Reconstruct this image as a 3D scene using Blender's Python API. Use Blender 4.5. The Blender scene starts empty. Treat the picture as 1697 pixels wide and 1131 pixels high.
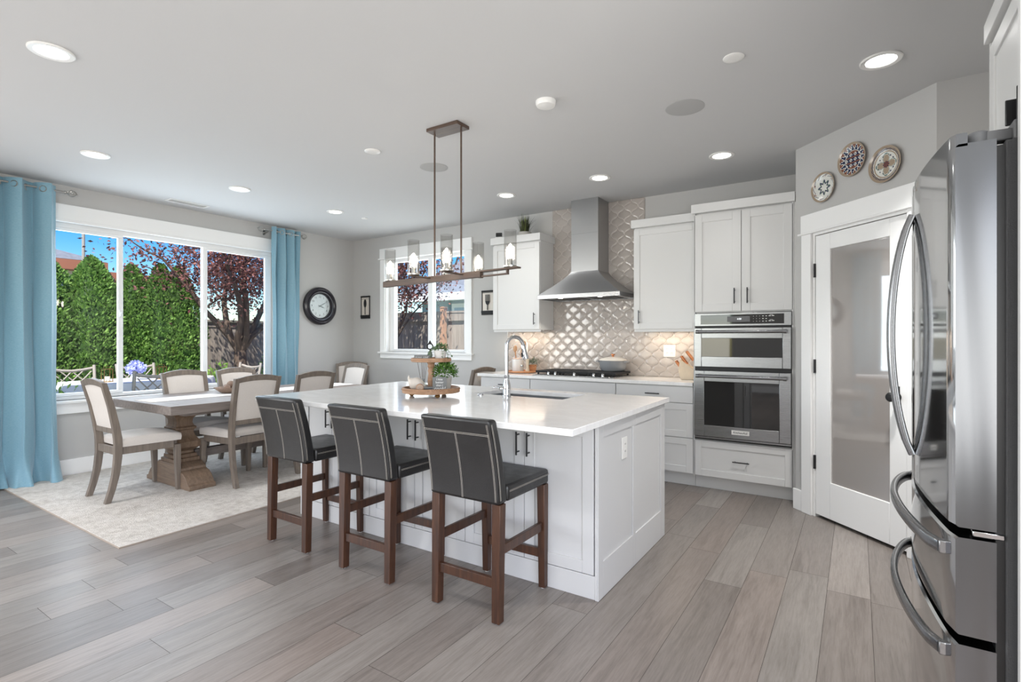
import bpy, bmesh, math, random
from math import sin, cos, pi, radians as R
from mathutils import Matrix, Vector
random.seed(7)
S = bpy.context.scene
C = S.collection

# ------------------------------------------------------------------ camera, sky, sun, large lights, exposure
cam_d = bpy.data.cameras.new('camera')
cam_d.sensor_fit = 'HORIZONTAL'; cam_d.sensor_width = 36.0
cam_d.lens = 871.0 * 36.0 / 1697.0
cam_d.shift_y = -3.5 / 1697.0
cam_d.clip_start = 0.02; cam_d.clip_end = 300
cam = bpy.data.objects.new('camera', cam_d); C.objects.link(cam)
cam.location = (0, 0, 1.30); cam.rotation_euler = (R(90), 0, R(33.27))
S.camera = cam

S.view_settings.view_transform = 'Standard'
S.view_settings.look = 'None'
S.view_settings.exposure = 0.38
S.view_settings.gamma = 1.0
S.view_settings.use_curve_mapping = False

W = bpy.data.worlds.new('world'); S.world = W; W.use_nodes = True
wn = W.node_tree.nodes; wl = W.node_tree.links; wn.clear()
w_out = wn.new('ShaderNodeOutputWorld'); w_bg = wn.new('ShaderNodeBackground'); w_sky = wn.new('ShaderNodeTexSky')
w_sky.sky_type = 'NISHITA'; w_sky.sun_disc = False; w_sky.sun_elevation = R(57); w_sky.sun_rotation = R(150)
w_sky.air_density = 1.0; w_sky.dust_density = 0.2; w_sky.ozone_density = 3.0
w_bg.inputs['Strength'].default_value = 0.17
w_hs = wn.new('ShaderNodeHueSaturation'); w_hs.inputs['Saturation'].default_value = 1.65; w_hs.inputs['Hue'].default_value = 0.518
wl.new(w_sky.outputs['Color'], w_hs.inputs['Color']); wl.new(w_hs.outputs['Color'], w_bg.inputs['Color']); wl.new(w_bg.outputs['Background'], w_out.inputs['Surface'])

sun_d = bpy.data.lights.new('sun', 'SUN'); sun_d.energy = 7.0; sun_d.angle = R(0.6); sun_d.color = (1.0, 0.96, 0.9)
sun = bpy.data.objects.new('sun', sun_d); C.objects.link(sun)
sun.rotation_euler = Vector((-0.34, 0.46, -0.76)).to_track_quat('-Z', 'Y').to_euler()

def area(name, loc, direction, sx, sy, energy, color=(1, 1, 1), shape='RECTANGLE'):
    d = bpy.data.lights.new(name, 'AREA'); d.shape = shape; d.size = sx; d.size_y = sy; d.energy = energy; d.color = color
    o = bpy.data.objects.new(name, d); C.objects.link(o); o.location = loc
    o.rotation_euler = Vector(direction).to_track_quat('-Z', 'Y').to_euler()
    return o
# fill lamps added out of view, and daylight through the two windows in view
area('fill_front', (-3.95, -4.50, 1.45), (0.12, 1, 0.15), 2.6, 2.0, 40, (1.0, 0.985, 0.98))
area('fill_side', (-6.18, -1.9, 1.45), (1, 0, 0.02), 2.6, 1.9, 115, (1.0, 0.985, 0.97))
area('daylight_dining', (-6.50, 2.72, 1.55), (1, 0, -0.12), 2.3, 1.6, 42, (0.80, 0.89, 1.0))
area('daylight_sink_wall', (-4.85, 5.52, 1.8), (0, -1, -0.1), 1.3, 1.2, 16, (0.95, 0.97, 1.0))
area('fill_right', (1.06, -1.1, 1.45), (-1, 0.30, 0.3), 4.2, 1.9, 120, (1.0, 0.99, 0.98))
def recessed(x, y, power, parent=None, z=2.735, cone=125):
    d = bpy.data.lights.new('ceiling_spot', 'SPOT'); d.energy = power; d.spot_size = R(cone); d.spot_blend = 1.0; d.shadow_soft_size = 0.06; d.color = (1, 0.985, 0.965)
    o = bpy.data.objects.new('ceiling_spot', d); C.objects.link(o); o.location = (x, y, z)
    if parent: o.parent = parent
# fill spots added under the ceiling out of view, with no fixtures
for lx, ly in ((-5.0, 0.45), (-5.0, -1.0), (-3.39, -0.9), (-1.2, 0.6), (-1.2, -1.2), (-3.39, -2.6), (-1.2, -2.8), (0.3, -0.4)):
    recessed(lx, ly, 90)

# ------------------------------------------------------------------ materials
def lin(h):
    h = h.lstrip('#'); o = []
    for i in (0, 2, 4):
        c = int(h[i:i+2], 16) / 255.0
        o.append(c / 12.92 if c <= 0.04045 else ((c + 0.055) / 1.055) ** 2.4)
    return tuple(o) + (1.0,)

class NT:
    def __init__(s, name):
        s.m = bpy.data.materials.new(name); s.m.use_nodes = True
        s.n = s.m.node_tree.nodes; s.l = s.m.node_tree.links
        s.b = s.n['Principled BSDF']; s.o = s.n['Material Output']
        s.tc = None
    def set(s, **k):
        for a, v in k.items(): s.b.inputs[a.replace('_', ' ')].default_value = v
        return s
    def coord(s, kind='Object', scale=(1, 1, 1), rot=(0, 0, 0)):
        if s.tc is None: s.tc = s.n.new('ShaderNodeTexCoord')
        mp = s.n.new('ShaderNodeMapping'); mp.inputs['Scale'].default_value = scale; mp.inputs['Rotation'].default_value = rot
        s.l.new(s.tc.outputs[kind], mp.inputs['Vector']); return mp.outputs['Vector']
    def noise(s, vec, scale, detail=3, rough=0.55, dist=0.0):
        t = s.n.new('ShaderNodeTexNoise'); t.inputs['Scale'].default_value = scale; t.inputs['Detail'].default_value = detail
        t.inputs['Roughness'].default_value = rough; t.inputs['Distortion'].default_value = dist
        s.l.new(vec, t.inputs['Vector']); return t.outputs['Fac']
    def ramp(s, fac, stops):
        r = s.n.new('ShaderNodeValToRGB'); e = r.color_ramp.elements
        while len(e) < len(stops): e.new(0.5)
        for i, (p, c) in enumerate(stops): e[i].position = p; e[i].color = c
        s.l.new(fac, r.inputs['Fac']); return r.outputs['Color']
    def mix(s, a, b, fac, mode='MIX'):
        x = s.n.new('ShaderNodeMix'); x.data_type = 'RGBA'; x.blend_type = mode
        for sock, v in ((x.inputs[0], fac), (x.inputs[6], a), (x.inputs[7], b)):
            if isinstance(v, (int, float, tuple)): sock.default_value = v
            else: s.l.new(v, sock)
        return x.outputs[2]
    def bump(s, h, strength=0.2, dist=0.01):
        bp = s.n.new('ShaderNodeBump'); bp.inputs['Strength'].default_value = strength; bp.inputs['Distance'].default_value = dist
        s.l.new(h, bp.inputs['Height']); s.l.new(bp.outputs['Normal'], s.b.inputs['Normal']); return s
    def col(s, sock): s.l.new(sock, s.b.inputs['Base Color']); return s
    def rgh(s, sock, lo, hi):
        m = s.n.new('ShaderNodeMapRange'); m.inputs['To Min'].default_value = lo; m.inputs['To Max'].default_value = hi
        s.l.new(sock, m.inputs['Value']); s.l.new(m.outputs['Result'], s.b.inputs['Roughness']); return s

M = {}
def simple(key, hexc, rough=0.5, metal=0.0, spec=0.5, bump=None, vary=None):
    t = NT(key); t.set(Base_Color=lin(hexc), Roughness=rough, Metallic=metal, Specular_IOR_Level=spec)
    if vary:
        v = t.coord('Object'); f = t.noise(v, vary[0], 4)
        c = lin(hexc); k = vary[1]
        t.col(t.ramp(f, [(0.3, tuple(x * (1 - k) for x in c[:3]) + (1,)), (0.7, tuple(min(1, x * (1 + k)) for x in c[:3]) + (1,))]))
    if bump:
        v = t.coord('Object'); t.bump(t.noise(v, bump[0], 3), bump[1], 0.003)
    M[key] = t.m; return t.m

simple('wall_paint', '#c0bfbd', 0.75, bump=(180, 0.06))
simple('ceiling_paint', '#cdcdcd', 0.85, bump=(120, 0.08))
simple('trim_white', '#f6f6f5', 0.35)
simple('cabinet_white', '#dededd', 0.32)
simple('vinyl_white', '#f3f3f3', 0.3)
simple('island_grey', '#d0d0d0', 0.35)
simple('dark_metal', '#4a4a4c', 0.35, 0.9)
simple('black_gap', '#0c0c0c', 0.5)
simple('black_plastic', '#19191b', 0.4)
simple('grey_plastic', '#6a6b6d', 0.42, vary=(60, .06))
simple('fridge_body', '#4f5052', 0.55, bump=(400, 0.4))
simple('chrome', '#c9cacc', 0.08, 1.0)
simple('nickel', '#b4b2ae', 0.28, 1.0)
simple('black_iron', '#232324', 0.6, 0.3, bump=(150, 0.3))
simple('white_plastic', '#ecebe8', 0.3)
simple('speaker_cloth', '#b4b4b3', 0.9, bump=(600, 0.3))
simple('thread', '#b9b3aa', 0.8)
simple('clock_black', '#26232a', 0.25, bump=(30, 0.05))
simple('clock_white', '#d9d6da', 0.5, vary=(20, .06))
simple('ink', '#2b2d31', 0.6)
simple('cream_ceramic', '#d8d0c6', 0.3, vary=(15, .05))
simple('white_ceramic', '#e8e7e4', 0.28)
simple('slate', '#767878', 0.7, vary=(40, .08))
simple('chalk_white', '#f2f2f0', 0.7)
simple('pot_grey', '#8d9094', 0.28)
simple('pot_lid', '#d6d2ca', 0.3)
simple('copper', '#c98a63', 0.25, 1.0)
simple('brass', '#b08a55', 0.3, 1.0)
simple('tan_block', '#d3c3ac', 0.5, vary=(25, .05))
simple('concrete', '#c3bfb8', 0.85, vary=(3, .08), bump=(60, .2))
simple('roof_grey', '#77797f', 0.9, vary=(9, .2), bump=(30, .4))
simple('fascia_white', '#efefec', 0.6)
simple('siding_blue', '#8fa3ad', 0.7)
simple('brown_fascia', '#a8694f', 0.7, vary=(2, .1))
simple('siding_white', '#efeae4', 0.7)
simple('window_dark', '#9db4bd', 0.15)
simple('patio_metal', '#a59a90', 0.5, vary=(30, .08))
simple('patio_cloth', '#e5e2e6', 0.7)
simple('hydrangea', '#a9aee6', 0.7, vary=(40, .2))
simple('candle', '#f3ead9', 0.5)
simple('stem_brown', '#5d4b40', 0.9, vary=(12, .2), bump=(25, .5))
simple('basket', '#8d7768', 0.8, vary=(60, .25), bump=(90, .5))
simple('fabric_white', '#e9e8e6', 0.9, bump=(350, .25))
simple('galvanised', '#b9b6b0', 0.5, vary=(20, .12))

def wood(key, c0, c1, rough=0.45, axis=2, scale=1.0, bump=0.08):
    t = NT(key); sc = [18 * scale] * 3; sc[axis] = 1.6 * scale
    v = t.coord('Object', tuple(sc)); f = t.noise(v, 2.2, 6, 0.6, 0.6)
    t.col(t.ramp(f, [(0.3, lin(c0)), (0.7, lin(c1))])); t.set(Roughness=rough); t.bump(f, bump, 0.004)
    M[key] = t.m
wood('stool_wood', '#342018', '#553726', 0.3)
wood('chair_wood', '#6a6058', '#867a6e', 0.5)
wood('table_wood_y', '#6f655f', '#8b817b', 0.55, 1)
wood('table_wood_z', '#64513f', '#866f5c', 0.5, 2)
wood('table_wood_x', '#6c5a4c', '#8d7865', 0.5, 0)
wood('tray_wood', '#8f6c51', '#b89273', 0.55, 0)
wood('orange_wood', '#b0744c', '#cf9466', 0.4, 0)
wood('spoon_wood', '#b98a63', '#d9b48e', 0.5, 2)
wood('fence_wood', '#7d726b', '#a8998d', 0.85, 2, 0.6, 0.3)
wood('fence_post_wood', '#a07358', '#c08f70', 0.8, 2, 0.6, 0.3)
wood('bronze_wood', '#45362f', '#5c493c', 0.45, 0, 1.2)

def fabric(key, c0, c1, scale=320, rough=0.95):
    t = NT(key); v = t.coord('Object', (1, 1, 1)); f = t.noise(v, scale, 2); g = t.noise(v, 9, 3)
    c = t.ramp(f, [(0.3, lin(c0)), (0.7, lin(c1))])
    t.col(c); t.set(Roughness=rough, Sheen_Weight=0.2); t.bump(f, 0.25, 0.002); M[key] = t.m
fabric('linen', '#d0c8c1', '#ddd6cf')
fabric('runner', '#dfdcd8', '#f1efec', 120)

t = NT('curtain_blue'); v = t.coord('Object', (60, 60, 900)); f = t.noise(v, 1.0, 3)
t.col(t.ramp(f, [(0.25, lin('#6b99ad')), (0.75, lin('#90b4c3'))])); t.set(Roughness=0.5, Sheen_Weight=0.4, Specular_IOR_Level=0.4); t.bump(f, 0.15, 0.002)
M['curtain_blue'] = t.m

t = NT('leather'); v = t.coord('Object'); f = t.noise(v, 5, 7, 0.65); g = t.noise(v, 260, 2)
t.col(t.ramp(f, [(0.3, lin('#0e0e0f')), (0.75, lin('#1d1c1d'))])); t.set(Specular_IOR_Level=0.75); t.rgh(f, 0.12, 0.62)
mx = t.n.new('ShaderNodeMath'); mx.operation = 'MULTIPLY_ADD'; mx.inputs[1].default_value = 0.15; t.l.new(g, mx.inputs[0]); t.l.new(f, mx.inputs[2])
t.bump(mx.outputs[0], 0.25, 0.012); M['leather'] = t.m

t = NT('quartz'); v = t.coord('Object', (1, 1.6, 1)); f = t.noise(v, 2.3, 8, 0.62, 1.6)
t.col(t.ramp(f, [(0.40, lin('#f8f8f7')), (0.50, lin('#f2f1f0')), (0.56, lin('#f8f8f7'))])); t.set(Roughness=0.12); M['quartz'] = t.m

def steel(key, hexc, r0, r1, stretch, bumpk=0.02, aniso=0.0):
    t = NT(key); v = t.coord('Object', stretch); f = t.noise(v, 3.0, 3)
    t.set(Base_Color=lin(hexc), Metallic=1.0, Anisotropic=aniso); t.rgh(f, r0, r1); t.bump(f, bumpk, 0.001); M[key] = t.m
steel('steel_brushed', '#9fa0a1', 0.2, 0.33, (1, 60, 400), 0.03, 0.3)
steel('steel_hood', '#b2b3b4', 0.24, 0.38, (1, 60, 300), 0.03, 0.4)
steel('steel_polished', '#c6c7c9', 0.055, 0.10, (2, 2, 90), 0.004)
steel('steel_handle', '#8f9092', 0.22, 0.3, (90, 90, 90), 0.01)
steel('steel_sink', '#a9abad', 0.3, 0.45, (80, 3, 3), 0.02)
steel('steel_side', '#6b6c6e', 0.24, 0.34, (1, 60, 400), 0.03, 0.3)
t = NT('steel_door_side'); f = t.noise(t.coord('Object', (9, 1, 0.7)), 1.1, 1, 0.4, 0.6); g = t.noise(t.coord('Object', (60, 60, 500)), 2.0, 2)
t.set(Base_Color=lin('#666769'), Metallic=1.0, Anisotropic=0.3); t.rgh(g, 0.2, 0.3); t.bump(f, 0.35, 0.02); M['steel_door_side'] = t.m
simple('oven_glass', '#0c0c0d', 0.03, 0.0, 0.9)

t = NT('rug_pile'); v = t.coord('Object', (1.0, 0.55, 1)); f = t.noise(v, 3.2, 8, 0.7, 1.2); g = t.noise(t.coord('Object'), 120, 2); h = t.noise(t.coord('Object'), 26, 4)
c = t.ramp(f, [(0.35, lin('#aaa39c')), (0.5, lin('#c9c4be')), (0.7, lin('#d2cec9'))])
c = t.mix(c, t.ramp(h, [(0.35, lin('#a59f99')), (0.6, lin('#d8d4cf'))]), 0.35)
t.col(c); t.set(Roughness=1.0, Specular_IOR_Level=0.1); t.bump(g, 0.9, 0.01); M['rug_pile'] = t.m
simple('rug_edge', '#a89c90', 0.9)

t = NT('floor_planks')
at = t.n.new('ShaderNodeAttribute'); at.attribute_name = 'plank'; at.attribute_type = 'GEOMETRY'
sp = t.n.new('ShaderNodeSeparateColor'); t.l.new(at.outputs['Color'], sp.inputs['Color'])
mp = t.coord('Object', (16, 1.1, 1)); ad = t.n.new('ShaderNodeVectorMath'); ad.operation = 'MULTIPLY_ADD'
ad.inputs[1].default_value = (40, 40, 40); t.l.new(at.outputs['Color'], ad.inputs[0]); t.l.new(mp, ad.inputs[2])
gr = t.noise(ad.outputs[0], 1.6, 7, 0.62, 1.3)
fine = t.noise(ad.outputs[0], 9.0, 4, 0.6, 0.4)
base = t.ramp(sp.outputs[0], [(0.0, lin('#756e69')), (0.4, lin('#7f7873')), (0.75, lin('#86807b')), (1.0, lin('#918b86'))])
base = t.mix(base, lin('#94837a'), t.ramp(sp.outputs[1], [(0.45, (0, 0, 0, 1)), (1.0, (.3, .3, .3, 1))]))
grc = t.ramp(gr, [(0.28, (0.70, 0.69, 0.68, 1)), (0.5, (0.98, 0.98, 0.98, 1)), (0.75, (1.12, 1.12, 1.12, 1))])
cc = t.mix(base, grc, 1.0, 'MULTIPLY')
fc = t.ramp(fine, [(0.35, (0.88, 0.87, 0.86, 1)), (0.6, (1.04, 1.04, 1.04, 1))])
cc = t.mix(cc, fc, 1.0, 'MULTIPLY')
kn = t.n.new('ShaderNodeTexVoronoi'); kn.inputs['Scale'].default_value = 2.2; t.l.new(t.coord('Object', (1.0, .62, 1)), kn.inputs['Vector'])
kc = t.ramp(kn.outputs['Distance'], [(0.0, (0.35, 0.3, 0.27, 1)), (0.035, (0.6, .56, .53, 1)), (0.075, (1, 1, 1, 1))])
cc = t.mix(cc, kc, 0.85, 'MULTIPLY')
t.col(cc); t.rgh(gr, 0.27, 0.42); t.bump(fine, 0.08, 0.002); M['floor_planks'] = t.m
simple('floor_joint', '#3f3833', 0.8)

t = NT('tile_glaze'); at = t.n.new('ShaderNodeAttribute'); at.attribute_name = 'tone'; at.attribute_type = 'GEOMETRY'
sp = t.n.new('ShaderNodeSeparateColor'); t.l.new(at.outputs['Color'], sp.inputs['Color'])
t.col(t.ramp(sp.outputs[0], [(0, lin('#b0a8a2')), (1, lin('#bab2ac'))])); t.set(Roughness=0.09, Coat_Weight=0.3)
t.bump(t.noise(t.coord('Object'), 14, 2), 0.12, 0.01); M['tile_glaze'] = t.m
simple('grout', '#d5cfc8', 0.9)

def glassy(key, tint, refl=1.0, white=0.0, ior=1.45):
    t = NT(key); t.n.remove(t.b)
    tr = t.n.new('ShaderNodeBsdfTransparent'); tr.inputs['Color'].default_value = tint
    gl = t.n.new('ShaderNodeBsdfGlossy'); gl.inputs['Roughness'].default_value = 0.02
    fr = t.n.new('ShaderNodeFresnel'); fr.inputs['IOR'].default_value = ior
    mm = t.n.new('ShaderNodeMath'); mm.operation = 'MULTIPLY'; mm.inputs[1].default_value = refl; t.l.new(fr.outputs[0], mm.inputs[0])
    gm_ = t.n.new('ShaderNodeNewGeometry'); iv_ = t.n.new('ShaderNodeMath'); iv_.operation = 'SUBTRACT'; iv_.inputs[0].default_value = 1.0; t.l.new(gm_.outputs['Backfacing'], iv_.inputs[1])
    m2_ = t.n.new('ShaderNodeMath'); m2_.operation = 'MULTIPLY'; t.l.new(mm.outputs[0], m2_.inputs[0]); t.l.new(iv_.outputs[0], m2_.inputs[1]); mm = m2_
    a = tr.outputs[0]
    if white:
        df = t.n.new('ShaderNodeBsdfDiffuse'); df.inputs['Color'].default_value = (0.85, 0.84, 0.82, 1)
        mw = t.n.new('ShaderNodeMixShader'); mw.inputs[0].default_value = white; t.l.new(a, mw.inputs[1]); t.l.new(df.outputs[0], mw.inputs[2]); a = mw.outputs[0]
    mx = t.n.new('ShaderNodeMixShader'); t.l.new(mm.outputs[0], mx.inputs[0]); t.l.new(a, mx.inputs[1]); t.l.new(gl.outputs[0], mx.inputs[2])
    t.l.new(mx.outputs[0], t.o.inputs['Surface']); M[key] = t.m
glassy('pane_glass', (0.96, 0.985, 0.975, 1), 0.8)
glassy('shade_glass', (0.87, 0.868, 0.862, 1), 1.5, 0.006)
glassy('bottle_glass', (0.92, 0.95, 0.95, 1), 1.0, 0.05)
t = NT('pantry_glass'); t.set(Base_Color=lin('#a29c98'), Roughness=0.03, IOR=2.6, Specular_IOR_Level=0.5); M['pantry_glass'] = t.m

def emis(key, color, strength):
    t = NT(key); t.set(Base_Color=(1, 1, 1, 1), Emission_Color=color, Emission_Strength=strength); M[key] = t.m
emis('lamp_disc', (1, 0.985, 0.96, 1), 6.0)
emis('bulb_glow', (1, 0.90, 0.78, 1), 50.0)
emis('hood_lamp', (1, 0.95, 0.88, 1), 6.0)
emis('display_glow', (0.75, 0.8, 0.85, 1), 0.9)

def leafmat(key, c0, c1, trans=0.35):
    t = NT(key); oi = t.n.new('ShaderNodeNewGeometry')
    t.col(t.ramp(oi.outputs['Random Per Island'], [(0, lin(c0)), (1, lin(c1))])); t.set(Roughness=0.6, Specular_IOR_Level=0.25)
    tl = t.n.new('ShaderNodeBsdfTranslucent'); cr = t.ramp(oi.outputs['Random Per Island'], [(0, lin(c0)), (1, lin(c1))]); t.l.new(cr, tl.inputs['Color'])
    mx = t.n.new('ShaderNodeMixShader'); mx.inputs[0].default_value = trans
    t.l.new(t.b.outputs[0], mx.inputs[1]); t.l.new(tl.outputs[0], mx.inputs[2]); t.l.new(mx.outputs[0], t.o.inputs['Surface']); M[key] = t.m
leafmat('hedge_leaf', '#587f36', '#a0c268', 0.4)
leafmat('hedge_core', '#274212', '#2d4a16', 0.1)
leafmat('plum_leaf', '#774844', '#c98a7e', 0.45)
leafmat('plum_leaf_dark', '#4f3834', '#80564f', 0.35)
leafmat('shrub_leaf', '#6a9a38', '#a9c962', 0.4)
leafmat('pot_leaf', '#3d6a2c', '#86b05a', 0.3)
leafmat('ivy_leaf', '#40603a', '#9db58a', 0.3)
leafmat('grass_blade', '#3f4a2a', '#93a35a', 0.25)
leafmat('grass_dark', '#33332c', '#4c4d3c', 0.15)
leafmat('sage_leaf', '#5c6b5c', '#8f9a8c', 0.3)
leafmat('lawn', '#6a6f57', '#757a5f', 0.0)

# ------------------------------------------------------------------ helpers
class MB:
    """collects shapes and links them as ONE mesh object"""
    def __init__(s, T=None): s.v = []; s.f = []; s.mi = []; s.T = T or Matrix.Identity(4)
    def at(s, x=0, y=0, z=0, rz=0, rx=0, ry=0):
        s.T = Matrix.Translation((x, y, z)) @ Matrix.Rotation(rz, 4, 'Z') @ Matrix.Rotation(ry, 4, 'Y') @ Matrix.Rotation(rx, 4, 'X'); return s
    def add(s, vs, fs, mi=0):
        b = len(s.v)
        s.v += [tuple(s.T @ Vector(p)) for p in vs]
        for q in fs: s.f.append(tuple(b + i for i in q)); s.mi.append(mi)
        return s
    def box(s, x0, x1, y0, y1, z0, z1, mi=0):
        return s.add([(x0, y0, z0), (x1, y0, z0), (x1, y1, z0), (x0, y1, z0), (x0, y0, z1), (x1, y0, z1), (x1, y1, z1), (x0, y1, z1)],
                     [(0, 3, 2, 1), (4, 5, 6, 7), (0, 1, 5, 4), (1, 2, 6, 5), (2, 3, 7, 6), (3, 0, 4, 7)], mi)
    def cb(s, x, y, z, sx, sy, sz, mi=0): return s.box(x - sx / 2, x + sx / 2, y - sy / 2, y + sy / 2, z - sz / 2, z + sz / 2, mi)
    def prism(s, poly, ax, a, b, mi=0):
        n = len(poly)
        def P(u, w, h): return {'x': (h, u, w), 'y': (u, h, w), 'z': (u, w, h)}[ax]
        vs = [P(u, w, a) for u, w in poly] + [P(u, w, b) for u, w in poly]
        fs = [tuple(range(n))[::-1], tuple(range(n, 2 * n))] + [(i, (i + 1) % n, n + (i + 1) % n, n + i) for i in range(n)]
        return s.add(vs, fs, mi)
    def loft(s, rings, mi=0, closed=True, caps=True):
        n = len(rings[0]); vs = [p for r in rings for p in r]; fs = []
        for k in range(len(rings) - 1):
            for i in range(n if closed else n - 1):
                j = (i + 1) % n; fs.append((k * n + i, k * n + j, (k + 1) * n + j, (k + 1) * n + i))
        if caps and closed: fs += [tuple(range(n))[::-1], tuple(range((len(rings) - 1) * n, len(rings) * n))]
        return s.add(vs, fs, mi)
    def lathe(s, prof, n=24, c=(0, 0, 0), mi=0, ax='z', rib=None):
        rings = []
        for k, (r, h) in enumerate(prof):
            ring = []
            for i in range(n):
                a = 2 * pi * i / n; rr = r * (rib if rib and i % 2 else 1)
                p = (rr * cos(a), rr * sin(a), h)
                if ax == 'y': p = (rr * cos(a), h, rr * sin(a))
                if ax == 'x': p = (h, rr * cos(a), rr * sin(a))
                ring.append((p[0] + c[0], p[1] + c[1], p[2] + c[2]))
            rings.append(ring)
        return s.loft(rings, mi)
    def tube(s, pts, r, n=10, mi=0, caps=True, flat=None):
        pts = [Vector(p) for p in pts]; rs = r if isinstance(r, (list, tuple)) else [r] * len(pts)
        rings = []; up = None
        for i, p in enumerate(pts):
            d = (pts[min(i + 1, len(pts) - 1)] - pts[max(i - 1, 0)]).normalized()
            if up is None:
                up = Vector((0, 0, 1)) if abs(d.z) < 0.9 else Vector((1, 0, 0))
            u = (up - d * up.dot(d)).normalized(); w = d.cross(u); up = u
            k = flat or 1.0
            rings.append([tuple(p + (u * cos(2 * pi * j / n) + w * sin(2 * pi * j / n) * k) * rs[i]) for j in range(n)])
        return s.loft(rings, mi, True, caps)
    def ball(s, c, r, nu=16, nv=10, sc=(1, 1, 1), mi=0):
        rings = []
        for k in range(nv + 1):
            ph = pi * k / nv - pi / 2; q = max(cos(ph), 1e-3)
            rings.append([(c[0] + r * sc[0] * q * cos(2 * pi * i / nu), c[1] + r * sc[1] * q * sin(2 * pi * i / nu), c[2] + r * sc[2] * sin(ph)) for i in range(nu)])
        return s.loft(rings, mi)
    def grid(s, fn, nu, nv, mi=0):
        vs = [fn(i / nu, j / nv) for j in range(nv + 1) for i in range(nu + 1)]
        fs = [(j * (nu + 1) + i, j * (nu + 1) + i + 1, (j + 1) * (nu + 1) + i + 1, (j + 1) * (nu + 1) + i) for j in range(nv) for i in range(nu)]
        return s.add(vs, fs, mi)
    def slab(s, fn, nu, nv, th, mi=0):
        """closed sheet of thickness th; fn returns (point, normal)"""
        a = []; b = []
        for j in range(nv + 1):
            for i in range(nu + 1):
                p, nrm = fn(i / nu, j / nv); p = Vector(p); nrm = Vector(nrm)
                a.append(tuple(p + nrm * th / 2)); b.append(tuple(p - nrm * th / 2))
        N = len(a); w = nu + 1; fs = []
        for j in range(nv):
            for i in range(nu):
                q = (j * w + i, j * w + i + 1, (j + 1) * w + i + 1, (j + 1) * w + i); fs += [q, tuple(N + k for k in q[::-1])]
        rim = [i for i in range(w)] + [j * w + nu for j in range(1, nv + 1)] + [nv * w + i for i in range(nu - 1, -1, -1)] + [j * w for j in range(nv - 1, 0, -1)]
        for k in range(len(rim)):
            p, q = rim[k], rim[(k + 1) % len(rim)]; fs.append((p, N + p, N + q, q))
        return s.add(a + b, fs, mi)
    def leaf(s, p, d, up, L, w, mi=0):
        p = Vector(p); d = Vector(d).normalized(); sd = d.cross(Vector(up))
        if sd.length < 1e-4: sd = d.orthogonal()
        sd.normalize(); nn = sd.cross(d)
        return s.add([tuple(p), tuple(p + d * L * .5 + sd * w * .5 + nn * w * .12), tuple(p + d * L), tuple(p + d * L * .5 - sd * w * .5 + nn * w * .12)], [(0, 1, 2, 3)], mi)
    def mesh(s, name):
        me = bpy.data.meshes.new(name); me.from_pydata(s.v, [], s.f); return me
    def build(s, name, mats, parent=None, smooth=True, bevel=0, seg=2, recalc=True, loc=None, angle=38, subsurf=0):
        me = s.mesh(name)
        ml = mats if isinstance(mats, (list, tuple)) else [mats]
        for m in ml: me.materials.append(M[m])
        if len(ml) > 1: me.polygons.foreach_set('material_index', s.mi)
        if recalc:
            bm = bmesh.new(); bm.from_mesh(me); bmesh.ops.recalc_face_normals(bm, faces=bm.faces); bm.to_mesh(me); bm.free()
        if smooth:
            me.shade_smooth(); me.set_sharp_from_angle(angle=R(angle))
        o = bpy.data.objects.new(name, me); C.objects.link(o)
        if parent: o.parent = parent
        if loc: o.location = loc
        if bevel:
            b = o.modifiers.new('bevel', 'BEVEL'); b.width = bevel; b.segments = seg; b.limit_method = 'ANGLE'; b.angle_limit = R(50); b.harden_normals = False
        if subsurf:
            q = o.modifiers.new('sub', 'SUBSURF'); q.levels = subsurf; q.render_levels = subsurf
        return o

def tag(o, label, cat, group=None, kind=None):
    if label: o['label'] = label
    if cat: o['category'] = cat
    if group: o['group'] = group
    if kind: o['kind'] = kind
    return o
def thing(name, label, cat, loc=(0, 0, 0), rz=0, group=None, rx=0, ry=0):
    o = bpy.data.objects.new(name, None); C.objects.link(o); o.empty_display_size = 0.1
    o.location = loc; o.rotation_euler = (rx, ry, rz)
    return tag(o, label, cat, group)
def struct(name, mb, mats, parent=None, **k):
    o = mb.build(name, mats, parent, **k)
    if parent is None: o['kind'] = 'structure'
    return o
def sroot(name, loc=(0, 0, 0), rz=0):
    o = bpy.data.objects.new(name, None); C.objects.link(o); o.location = loc; o.rotation_euler = (0, 0, rz); o['kind'] = 'structure'; return o
KIDS = {}
def dup(root, loc, rz, label, group=None):
    r = root.copy(); C.objects.link(r); r.location = loc; r.rotation_euler = (0, 0, rz); r['label'] = label
    if group: r['group'] = group
    for ch in [o for o in C.objects if o.parent == root]:
        c = ch.copy(); C.objects.link(c); c.parent = r
        for g in [o for o in C.objects if o.parent == ch]:
            d = g.copy(); C.objects.link(d); d.parent = c
    return r
def text_geo(body, size, align='CENTER', depth=0.0006):
    cu = bpy.data.curves.new('lettering', 'FONT'); cu.body = body; cu.size = size; cu.align_x = align; cu.align_y = 'CENTER'; cu.extrude = depth; cu.resolution_u = 3
    o = bpy.data.objects.new('lettering', cu); C.objects.link(o)
    bpy.context.view_layer.update()
    me = o.to_mesh(); vs = [tuple(v.co) for v in me.vertices]; fs = [tuple(p.vertices) for p in me.polygons]
    o.to_mesh_clear(); bpy.data.objects.remove(o); bpy.data.curves.remove(cu)
    return vs, fs
def put_text(mb, body, size, x, y, z, mi, shear=0.0):
    """lettering standing upright in the XZ plane, facing -Y"""
    vs, fs = text_geo(body, size)
    mb.add([(x + a + shear * b, y - c, z + b) for a, b, c in vs], fs, mi)

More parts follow.
